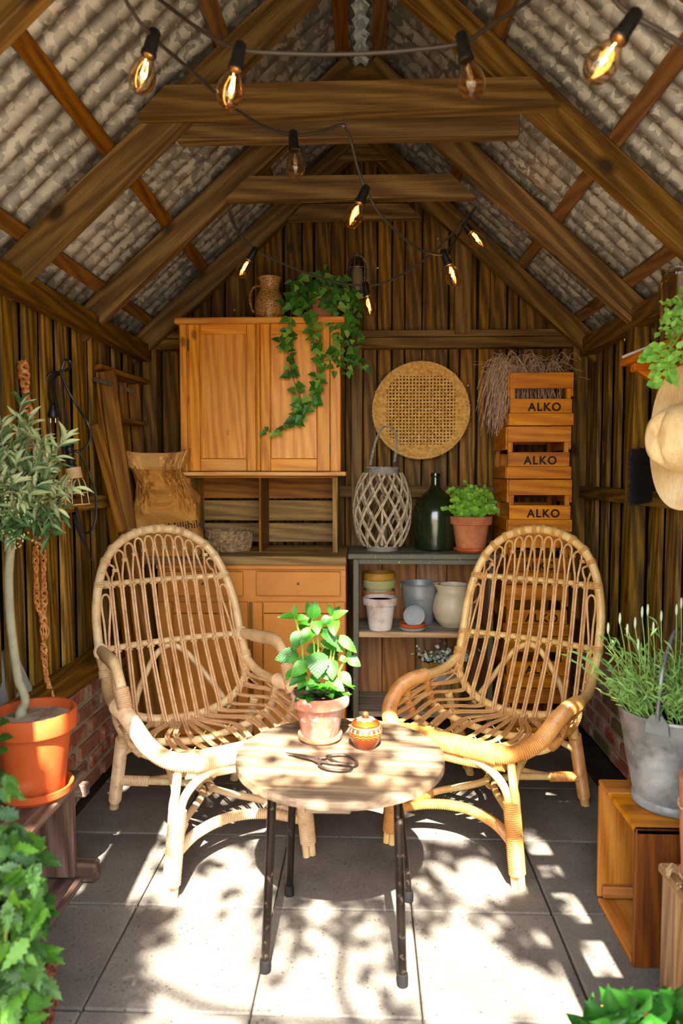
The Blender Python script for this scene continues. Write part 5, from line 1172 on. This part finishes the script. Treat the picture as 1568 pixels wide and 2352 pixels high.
# ================================================================ RIGHT SIDE
# ---- open box on its side, bucket of lavender
cbO = V((.83, 1.908, 0)); cb = thing('wooden_box', cbO, 'orange wooden box on its side carrying the lavender bucket', 'box')
x0, x1, y0, y1, H = .682, .985, 1.762, 2.055, .366; OB = lambda ax: wood('orange_box_wood', '7c4212', 'a46422', 'bc8038', ax, .5, .7, .15, .2, .7, stain='6a3814', stain_amt=.4, sat=1.1); t_ = .015
bx('top_panel', OB('x'), cb, V(((x0 + x1) / 2, y1 - .045, H - t_ / 2)) - cbO, (x1 - x0, .09, t_)); bx('top_panel', OB('x'), cb, V(((x0 + x1) / 2, (y0 + y1) / 2 - .047, H - t_ / 2)) - cbO, (x1 - x0, y1 - y0 - .094, t_))
bx('end_panel', OB('z'), cb, V(((x0 + x1) / 2, y1 - t_ / 2, H / 2)) - cbO, (x1 - x0, t_, H - 2 * t_ - .001)); bx('end_panel', wood('dark_box_end', '3c1c0c', '5c3014', '7a4820', 'z', .6, .4), cb, V(((x0 + x1) / 2, y0 + t_ / 2, H / 2)) - cbO, (x1 - x0, t_, H - .0))
bx('floor_panel', OB('y'), cb, V((x0 + .05, (y0 + y1) / 2, t_ / 2)) - cbO, (.10, y1 - y0 - .03, t_)); bx('floor_panel', OB('y'), cb, V((x1 - .05, (y0 + y1) / 2, t_ / 2)) - cbO, (.10, y1 - y0 - .03, t_))
bx('batten', OB('x'), cb, V(((x0 + x1) / 2, y1 - .025, .04)) - cbO, (x1 - x0 - .02, .02, .035))
lbO = V((.838, 1.915, H)); lb = thing('lavender_bucket', lbO, 'tall old zinc bucket planted with lavender on the orange box', 'planted bucket')
M_OZ = mottled('weathered_zinc', '74746f', [('585854', 7, .42, .6, .7), ('b4b4b0', 4, .5, .66, .7), ('7a5a40', 9, .62, .74, .5)], .5, .15); M_OZ.node_tree.nodes['Principled BSDF'].inputs['Metallic'].default_value = .4
BH = .262
MB().lathe([(0, 0), (.100, 0), (.106, .004), (.107, .020), (.103, .026), (.124, .13), (.145, BH - .008), (.149, BH - .004), (.149, BH + .002), (.145, BH + .003), (.140, BH - .01), (.10, .03), (0, .03)], 48).build('body', M_OZ, lb)
bx('seam', M_OZ, lb, (-.035, -.118, .125), (.010, .004, .19), .001, M.Rotation(-.17, 3, 'X'))
ear = MB().prism([(-.03, -.02), (.03, -.02), (.026, .012), (.012, .03), (-.012, .03), (-.026, .012)], .005).build('ear', M_OZ, lb); ear.location = (-.095, -.116, BH - .01); ear.rotation_euler = (0, 0, R(-39))
tb('bail_handle', M_OZ, lb, catmull([(-.097, -.122, BH + .008), (-.094, -.118, BH + .05), (-.07, -.085, BH + .14), (-.015, -.02, BH + .215), (.045, .05, BH + .19), (.085, .10, BH + .10), (.097, .122, BH)], 8), .0055, 8)
MB().lathe([(0, BH - .03), (.132, BH - .03)], 28).build('soil', M_PSOIL, lb)
LVN = leaf_unit('leaf', leafmat('lavender_leaf', '4a8a34', '98bc6a', .5, .3), lan, 5, .25, .10); LVY = leaf_unit('leaf', leafmat('young_lavender_leaf', '8cb03c', 'd4dc7c', .5, .35), lan, 5, .25, .1); M_LST = plain('lavender_stem', '7ca04c', .5)
nl_ = 0; lrest = MB()
for k in range(150):
    a = rnd(0, 2 * PI); rr = .12 * math.sqrt(random.random()); b = V((rr * math.cos(a), rr * math.sin(a), BH - .03)); out = rr / .12
    lean_ = V((math.cos(a) * out * .9 - .25, math.sin(a) * out * .6 - .1, 0)); L = rnd(.08, .24); e = b + (lean_ + V((0, 0, rnd(.8, 1.4)))).normalized() * L
    pts = catmull([b, b.lerp(e, .5) + V((0, 0, .015)), e], 5); tb('stem', M_LST, lb, pts, .0011, 4)
    young = L < .155
    for j in range(2, len(pts), 1 if L < .18 else 2):
        th = rnd(0, 2 * PI); d = ((e - b).normalized() * .7 + V((math.cos(th), math.sin(th), .1)) * .8).normalized(); sz = rnd(.022, .045) * (.7 if young else 1); me = LVY if young else LVN
        if nl_ < 300: leaf_put(me, lb, pts[j], pts[j] + d * sz, sz * .16, (rnd(-.5, .5), -.8, .6)); nl_ += 1
        else:
            y_ = V((rnd(-.5, .5), -.8, .6)).cross(d).normalized(); z_ = d.cross(y_); m_ = M((d * sz, y_ * sz * .16, z_ * sz)).transposed().to_4x4(); m_.translation = pts[j]; o_ = len(lrest.v); lrest.v += [m_ @ v.co for v in me.vertices]; lrest.f += [[i + o_ for i in pg.vertices] for pg in me.polygons]
if lrest.v: stuff(lrest.build('inner_leaves', LVN.materials[0], lb, 70))
M_BUD = plain('lavender_bud', 'b4c49c', .7)
for (x, y, bx_, by) in ((1423, 1430, 1440, 1560), (1474, 1415, 1480, 1560), (1487, 1410, 1485, 1560), (1518, 1425, 1512, 1560), (1553, 1410, 1545, 1560), (1396, 1452, 1430, 1590), (1458, 1440, 1470, 1570), (1465, 1490, 1490, 1600), (1564, 1395, 1556, 1560), (1440, 1455, 1455, 1590), (1500, 1450, 1500, 1580)):
    Yq = 1.88; p0 = at(bx_, by, Yq) - lbO; p1 = at(x, y, Yq) - lbO; st_ = tb('flower_stem', M_LST, lb, catmull([p0, p0.lerp(p1, .5) + V((.004, 0, .0)), p1], 4), .0012, 4)
    tb('flower_head', M_BUD, lb, [p1 + V((0, 0, -.004)), p1 + V((0, 0, .002)), p1 + V((0, 0, .010)), p1 + V((0, 0, .02)), p1 + V((0, 0, .026))], [.001, .0028, .0034, .0028, .001], 7)
# ---- crate and small pot further forward
c2O = V((.78, 1.55, 0)); c2 = thing('plank_crate', c2O, 'pale brown plank crate at the right edge in front of the orange box', 'crate')
CR2 = lambda ax: wood('pale_crate_wood', '6a4a30', '9a7450', 'b8946c', ax, .7, .6, .2, .4)
cx0 = at(1516, 2100, 1.70).x
for k in range(4): bx('side_slat', CR2('z'), c2, V((cx0 + .008, 1.655 - .088 * k, .145)) - c2O, (.016, .083, .29), .003)
for k in range(3): bx('end_slat', CR2('z'), c2, V((cx0 + .06 + .085 * k, 1.70, .145)) - c2O, (.08, .016, .29), .003)
bx('top_rail', CR2('y'), c2, V((cx0 + .012, 1.53, .30)) - c2O, (.035, .36, .024), .005); bx('top_rail', CR2('x'), c2, V((cx0 + .14, 1.69, .30)) - c2O, (.25, .03, .024), .005); bx('lid_panel', CR2('x'), c2, V((cx0 + .15, 1.52, .305)) - c2O, (.24, .30, .012))
tpO = V((cx0 + .078, 1.612, .312)); tp = thing('twine_pot', tpO, 'tall terracotta pot bound with twine at the right edge', 'potted plant')
MB().lathe([(0, 0), (.058, 0), (.064, .006), (.070, .12), (.074, .245), (.075, .253), (.068, .253), (.064, .15), (0, .05)], 32).build('pot', M_TERR2, tp); MB().lathe([(0, .22), (.066, .22)], 20).build('soil', M_PSOIL, tp)
M_TWI = weave_mat('pale_twine', '8c6a44', 'b8966a', 'd4b88c')
for z, r_ in ((.185, .0735), (.02, .068)): tb('twine', M_TWI, tp, [(r_ * math.cos(2 * PI * j / 36), r_ * math.sin(2 * PI * j / 36), z + .003 * math.sin(j)) for j in range(36)], .0028, 5, closed=True)
for k in range(14): a = rnd(2.2, 4.4); tb('raffia', M_TWI, tp, catmull([(.066 * math.cos(a), .066 * math.sin(a), .01), (.085 * math.cos(a + .2), .085 * math.sin(a + .2), .02 + rnd(-.01, .012)), (.10 * math.cos(a + .3), .10 * math.sin(a + .3) - .01, .008 + rnd(0, .02))], 4), .002, 4)
LG = leaf_unit('leaf', leafmat('broad_green_leaf', '123e0e', '2f681a', .4, .2), lan, 8, .2, .12)
for k in range(16): a = rnd(0, 2 * PI); b = V((rnd(-.04, .04), rnd(-.04, .04), .225)); d = V((math.cos(a) * .7, math.sin(a) * .6, rnd(.4, 1))).normalized(); leaf_put(LG, tp, b, b + d * rnd(.05, .09), .018, (0, -.7, .7))
# ---- green plant bottom right
grO = V((.52, 1.24, 0)); gr = thing('broadleaf_plant', grO, 'clump of glossy pointed green leaves at the bottom right corner', 'plant')
for k in range(120):
    x = rnd(1335, 1600); ytop = 2300 - max(0, (x - 1330)) * .12 + (40 if x < 1390 else 0); y = rnd(ytop + 12, 2440); p = at(x, y, 1.24 + rnd(-.07, .07)) - grO
    d = V((rnd(-.8, .8), -.25 + rnd(-.3, .3), rnd(.2, 1))).normalized(); L = rnd(.045, .075); leaf_put(LG, gr, p, p + d * L, L * rnd(.36, .5), (rnd(-.4, .4), -.8, .5))
for k in range(8): x = 1360 + k * 28; tb('stem', M_STEM, gr, [at(x, 2345, 1.25) - grO, at(x - 10, 2480, 1.25) - grO], .003, 5)
gp = thing('plant_pot', (.55, 1.25, 0), 'low clay pot under the bottom right plant', 'pot'); MB().lathe(pot_prof(.11, .15, .20, .2), 32).build('pot', M_TERR2, gp); MB().lathe([(0, .17), (.14, .17)], 20).build('soil', M_PSOIL, gp)
# ---- wall shelf with trailing plant and jar
shO = V((1.0, 2.05, 1.62)); ws = thing('wall_shelf', shO, 'orange-brown bracketed shelf on the right wall above the straw hat', 'shelf')
RSH = lambda ax: wood('red_brown_shelf', '7c3a0e', 'a85a1c', 'c27a34', ax, .45, .5, .15, .2)
tip = at(1408, 836, 2.30); zt = tip.z
bx('shelf_board', RSH('y'), ws, V((.97, 1.95, zt + .004)) - shO, (.33, .72, .022), .004)
for yy in (2.24, 1.68):
    MB().beam(V((tip.x + .05, yy, zt - .012)) - shO, V((1.12, yy, zt - .20)) - shO, .03, .035).build('bracket', RSH('x'), ws); bx('bracket', RSH('z'), ws, V((1.125, yy, zt - .12)) - shO, (.03, .035, .23)); bx('bracket', RSH('x'), ws, V((.97, yy, zt - .02)) - shO, (.30, .035, .026))
tl = bx('pale_tile', plain('pale_pink_board', 'd8c4b4', .6), None, (0, 0, 0), (.23, .23, .010), .002); tl.location = (.93, 2.19, zt + .021); tl.rotation_euler = (0, 0, R(4)); tag(tl, 'pale pinkish square tile lying on the wall shelf', 'tile')
trO = V((.93, 1.90, zt + .016)); tr = thing('trailing_plant', trO, 'light green trailing plant in a pot on the wall shelf at the right edge', 'potted plant')
MB().lathe(pot_prof(.05, .07, .11, .24), 28).build('pot', M_TERR2, tr).location = (.03, -.02, 0); MB().lathe([(0, .095), (.06, .095)], 20, c=(.03, -.02, 0)).build('soil', M_PSOIL, tr)
TLF = leaf_unit('leaf', leafmat('fresh_small_leaf', '5c9a2e', 'a4d85a', .45, .4), ov, 6, .15, .08)
for k in range(46):
    p1 = at(rnd(1512, 1600), rnd(700, 840), 1.84 + rnd(-.08, .08)) - trO; b = V((.0, -.02, .10)); pts = catmull([b, b.lerp(p1, .5) + V((0, 0, .03)), p1], 5); tb('stem', M_STEM, tr, pts, .0012, 4)
    for j in range(4, len(pts)):
        th = rnd(0, 2 * PI); d = V((math.cos(th), -.2, math.sin(th))).normalized(); sz = rnd(.013, .024); leaf_put(TLF, tr, pts[j], pts[j] + d * sz, sz * .7, (rnd(-.4, .4), -.8, .6))
for P in ([(1520, 800), (1505, 850), (1500, 890)], [(1515, 790), (1490, 810), (1480, 830)], [(1545, 810), (1535, 850), (1545, 880)]):
    pts = catmull([at(x, y, 1.82) - trO for x, y in P], 5); tb('stem', M_STEM, tr, pts, .002, 5)
    for j in range(1, len(pts)):
        for s in (-1, 1): sz = rnd(.016, .026); leaf_put(TLF, tr, pts[j], pts[j] + V((s * .8, -.2, rnd(-.5, .3))).normalized() * sz, sz * .75, (0, -.9, .4))
gj = thing('glass_jar', (at(1578, 700, 2.0).x, 2.06, zt + .016), 'clear glass jar behind the trailing plant on the wall shelf', 'jar'); MB().lathe([(0, 0), (.05, 0), (.052, .004), (.052, .17), (.045, .185), (.042, .20), (.045, .202), (.045, .212), (.041, .212), (.04, .20), (.048, .17), (.048, .006), (0, .006)], 32).build('jar', M_GLASS, gj)
# ---- straw hat
htO = at(1584, 1006, 1.92); hat = thing('straw_hat', htO, 'wide-brimmed straw hat hanging below the wall shelf on the right', 'hat')
def straw():
    t = NT('pale_straw'); v = t.coords(rand=False); n = t.noise(t.n('Mapping', {0: v, 3: (1, 1, .25)}).outputs[0], 160, 3); b = t.noise(v, 7, 4); col = t.ramp(t.math('ADD', t.math('MULTIPLY', n, .4), t.math('MULTIPLY', b, .6)), [(.32, srgb('c79d5c')), (.55, srgb('dfc08a')), (.72, srgb('eed9ae'))]); t.bump(n, .3, .002); return t.fin(col, .7, spec=.2)
M_STRAW = straw(); hm = M.Rotation(R(14), 3, 'Z') @ M.Rotation(R(-90), 3, 'Y')   # crown points to the room
def brim(u, v): a = 2 * PI * u; r_ = .088 + .105 * v; return hm @ V((r_ * math.cos(a) * 1.0, r_ * math.sin(a) * .93, .012 * v * v * math.cos(2 * a) * 1.2 - .004 + .012 * v))
mb = MB().grid(brim, 64, 10, True); o_ = len(mb.v); mb.grid(lambda u, v: brim(u, v) + hm @ V((0, 0, -.003)), 64, 10, True); mb.build('brim', M_STRAW, hat, 60)
def crown_(u, v):
    a = 2 * PI * u; prof = [(.094, 0), (.089, .02), (.082, .045), (.074, .072), (.062, .094), (.044, .104), (.022, .102), (.0, .100)]; t = v * 7; i = min(6, int(t)); r_ = prof[i][0] + (prof[i + 1][0] - prof[i][0]) * (t - i); z = prof[i][1] + (prof[i + 1][1] - prof[i][1]) * (t - i)
    pinch = -.022 * math.exp(-((math.sin(a)) / .35) ** 2) * max(0, (z - .06) / .045) * (1 if True else 0)
    return hm @ V((r_ * math.cos(a) * 1.06, r_ * math.sin(a) * .96, z + pinch))
MB().grid(crown_, 56, 22, True).build('crown', M_STRAW, hat, 60)
# ---- hand brush on the right wall
brO = atx(1486, 1092, 1.085); br = thing('hand_brush', brO, 'black bristle hand brush hanging on the right wall beneath the hat', 'brush')
bx('brush_back', DARKW('z'), br, (.028, 0, 0), (.018, .075, .20), .006); bs = MB()
for k in range(2600):
    y = rnd(-.036, .036); z = rnd(-.098, .098); e = V((-.052 + rnd(-.012, .01), y * 1.25 + rnd(-.012, .012), z * 1.06 + rnd(-.016, .004))); bs.tube([(.02, y, z), e], [.0011, .0006], 3, caps=False)
stuff(bs.build('bristles', plain('black_bristle', '17120f', .6), br))
# ================================================================ STRING LIGHTS
M_CORD = plain('dark_cord', '3c342e', .5); M_SOCK = plain('black_socket', '191817', .35, spec=.5)
M_BGL = NT('bulb_glass'); M_BGL.fin(srgb('ffecd2'), .0); M_BGL.b.inputs['Transmission Weight'].default_value = 1; M_BGL.b.inputs['IOR'].default_value = 1.4; M_BGL = M_BGL.m
def emis(name, col, st): t = NT(name); t.fin(srgb(col), .5); t.b.inputs['Emission Color'].default_value = srgb(col); t.b.inputs['Emission Strength'].default_value = st; return t.m
M_FIL = emis('glowing_filament', 'ffab52', 70); M_FIL0 = plain('cold_filament', 'd8c8a8', .3, .6); M_BRASS = plain('bulb_screw', 'b08a4a', .3, .9)
bulb_me = MB().lathe([(.0125, .0), (.0135, -.006), (.0185, -.016), (.026, -.030), (.0298, -.044), (.030, -.052), (.0275, -.064), (.021, -.075), (.011, -.082), (0, -.0835), (0, -.0825), (.0105, -.081), (.0203, -.0742), (.0267, -.0635), (.0291, -.0518), (.0289, -.0442), (.0252, -.0303), (.0177, -.0163), (.0126, -.006), (.0117, 0), (.0125, 0)], 24).mesh('bulb', M_BGL, 80)
fil_me = [MB().tube(catmull([(-.006, 0, -.012), (-.012, .002, -.034), (-.009, 0, -.047), (-.004, .004, -.040), (0, 0, -.049), (.004, -.004, -.040), (.009, 0, -.047), (.012, .002, -.034), (.006, 0, -.012)], 6), .0012, 6).mesh('filament', m_, 80) for m_ in (M_FIL0, M_FIL)]
sock_me = MB().lathe([(0, .050), (.010, .050), (.0135, .046), (.0145, .02), (.0155, .002), (.0175, .0), (.0178, -.008), (.0155, -.010), (0, -.010)], 20).mesh('socket', M_SOCK, 40)
def drop(parent, O, top, bot, Y, lit):
    """socket and bulb hanging from cable point top towards bot (pixels)"""
    p0 = at(*top, Y); p1 = at(*bot, Y); d = (p0 - p1).normalized(); a, b = frame(d); m_ = M((a, b, d)).transposed().to_4x4(); m_.translation = p0 - d * .048 - O
    s = link('socket', sock_me, parent, m_); m2 = M.Translation((0, 0, -.008)); bl = link('bulb', bulb_me, s, m2); link('filament', fil_me[1 if lit else 0], s, m2); return s
def string(label, O, runs, drops):
    T = thing('string_lights', O, label, 'string lights', group='festoon lights under the roof')
    for P in runs: tb('cable', M_CORD, T, catmull([at(x, y, Y) - O for x, y, Y in P], 8), .0046, 7)
    for (t, b, Y, lit) in drops: drop(T, O, t, b, Y, lit)
    return T
s1 = string('festoon cable with two bulbs sagging across the top of the picture', V((-.05, 1.58, 2.45)),
    [[(330, -30, 1.66), (400, 25, 1.63), (470, 75, 1.6), (545, 112, 1.57), (650, 122, 1.56), (800, 124, 1.56), (940, 115, 1.57), (1060, 98, 1.58), (1120, 62, 1.6), (1215, 0, 1.63), (1260, -40, 1.65)]],
    [((553, 100), (528, 215), 1.565, True), ((1058, 78), (1084, 200), 1.578, False)])
s2 = string('festoon cable running back from the left to hooks on the collar ties', V((-.3, 2.2, 2.4)),
    [[(270, -40, 1.5), (300, 20, 1.54), (350, 85, 1.6), (430, 155, 1.75), (520, 235, 1.95), (600, 288, 2.1), (668, 309, 2.18), (720, 306, 2.21), (770, 290, 2.24), (790, 286, 2.245)], [(790, 286, 2.245), (805, 320, 2.25), (820, 380, 2.27), (840, 435, 2.29), (880, 500, 2.36), (950, 565, 2.5), (1000, 584, 2.6), (1024, 578, 2.66), (1050, 545, 2.75), (1075, 500, 2.86), (1092, 478, 2.91)]],
    [((356, 70), (330, 165), 1.6, True), ((672, 302), (680, 405), 2.18, False), ((842, 428), (815, 490), 2.29, True), ((1017, 575), (1042, 640), 2.655, True)])
s3 = string('festoon cable looping low in front of the gable wall between two hooks', V((.0, 3.0, 2.2)),
    [[(526, 484, 2.91), (535, 515, 2.93), (570, 560, 2.97), (600, 582, 3.0), (680, 618, 3.02), (760, 645, 3.03), (840, 656, 3.03), (900, 642, 3.02), (970, 600, 3.0), (1030, 545, 2.96), (1060, 512, 2.94), (1080, 490, 2.92), (1092, 478, 2.91)], [(526, 484, 2.91), (545, 530, 2.95), (575, 565, 2.97), (597, 580, 2.99)]],
    [((588, 570), (556, 625), 2.98, True), ((838, 650), (850, 718), 3.03, True), ((1060, 508), (1095, 550), 2.95, True)])
s4 = string('festoon cable with one lit bulb at the top right corner', V((.5, 1.3, 2.15)),
    [[(1395, -30, 1.32), (1420, 10, 1.315), (1455, 38, 1.31), (1500, 62, 1.31), (1568, 102, 1.32), (1620, 140, 1.33)]],
    [((1462, 28), (1380, 148), 1.31, True)])
hk = plain('screw_hook', '8c8478', .4, .7)
for (x, y, Y) in ((790, 284, 2.243), (526, 482, 2.918), (1092, 476, 2.918)):
    p = at(x, y, Y); T = thing('screw_hook', p, {790: 'small screw hook at the middle of the front collar tie', 526: 'small screw hook at the left end of the second collar tie', 1092: 'small screw hook at the right end of the second collar tie'}[x], 'hook')
    tb('hook', hk, T, catmull([(0, .01, .02), (0, 0, .012), (.006, 0, .004), (.005, 0, -.006), (-.003, 0, -.008), (-.007, 0, -.002)], 5), .0018, 6)
# ================================================================ TREE OUTSIDE WHOSE SHADE FALLS THROUGH THE DOORWAY
trO2 = V((1.75, -1.9, -.1)); tree = thing('garden_tree', trO2, 'leafy garden tree outside whose dappled shade falls on the floor', 'tree')
M_TBARK = mottled('tree_bark', '5c4a38', [('3c2e22', 12, .45, .62, .7)], .9, .6)
def back(x, y, k): return V((x, y, 0)) - SUNDIR * (k / -SUNDIR.z)      # the place k metres up the sun's ray to floor point (x, y)
rg = random.Random(21)
def fb(x, y, k): return back(x, y, k) - trO2
trunk_top = fb(1.35, 1.6, 2.7)
tb('trunk', M_TBARK, tree, catmull([(0, 0, 0), (-.02, .05, 1.0), (-.1, .1, 1.9), trunk_top], 6), [.09] * 7 + [.07] * 6 + [.05] * 6, 12)
br_ = [[trunk_top, fb(.6, 1.5, 3.00), fb(0, 1.55, 3.40), fb(-.06, 1.9, 3.50), fb(-.08, 2.15, 3.60), fb(-.05, 2.5, 3.70)], [trunk_top, fb(.9, 2.0, 3.20), fb(.35, 2.3, 3.60), fb(-.2, 2.5, 3.80)], [fb(0, 1.55, 3.40), fb(-.4, 1.6, 3.60), fb(-.9, 1.9, 3.80)], [fb(.6, 1.5, 3.00), fb(.3, 1.2, 3.40), fb(-.2, 1.2, 3.60)]]
for P in br_: tb('branch', M_TBARK, tree, catmull(P, 6), [.03] * 7 + [.022] * 6 + [.016] * 60 if False else .014, 8)
clusters = []
for k in range(150): clusters.append((rg.uniform(-1.0, 1.0), rg.uniform(.9, 3.0), rg.uniform(3.0, 3.9), rg.uniform(.04, .12)))
LIT = [(-.45, 1.78, .13), (-.1, 1.62, .16), (.25, 1.85, .10), (.36, 2.15, .13), (-.40, 2.15, .11), (.17, 1.72, .1), (-.12, 1.98, .07), (.0, 2.62, .12), (-.3, 2.35, .10), (.3, 2.42, .10), (-.52, 2.05, .12), (.12, 2.05, .06), (-.6, 2.3, .08), (-.35, 1.6, .1), (-.72, 2.45, .12), (.13, 2.41, .11), (-.16, 2.22, .09), (-.3, 2.2, .06), (.05, 2.24, .06), (-.05, 2.40, .08)]
clusters += [(-.68 + rg.uniform(-.1, .08), rg.uniform(1.3, 1.9), 3.5, .11) for _ in range(9)]
clusters += [(rg.uniform(-.4, .25), rg.uniform(2.0, 2.6), rg.uniform(3.1, 3.9), rg.uniform(.04, .09)) for _ in range(18)]
fol = MB(); lv = [(0, 0, 0), (.35, .28, .02), (.75, .22, 0), (1, 0, -.02), (.75, -.22, 0), (.35, -.28, .02)]
for (x, y, z, r_) in clusters:
    for j in range(int(30 * (r_ / .09) ** 2)):
        a = rg.uniform(0, 2 * PI); q = r_ * math.sqrt(rg.random()); px_, py_ = x + q * math.cos(a), y + q * math.sin(a) * 1.1
        if any((px_ - cx) ** 2 + ((py_ - cy)) ** 2 < rr * rr for cx, cy, rr in LIT): continue
        c = fb(px_, py_, z + rg.uniform(-.15, .15)); s = rg.uniform(.028, .05); m_ = M.Rotation(rg.uniform(0, 6.28), 3, 'Z') @ M.Rotation(rg.uniform(-.7, .7), 3, 'X') @ M.Rotation(rg.uniform(-.6, .6), 3, 'Y'); fol.add([c + m_ @ V(p) * s * 1.6 for p in lv], [[0, 1, 2, 3, 4, 5]])
stuff(fol.build('foliage', leafmat('garden_leaf', '3f6a20', '7ca03c', .5, .3), tree))
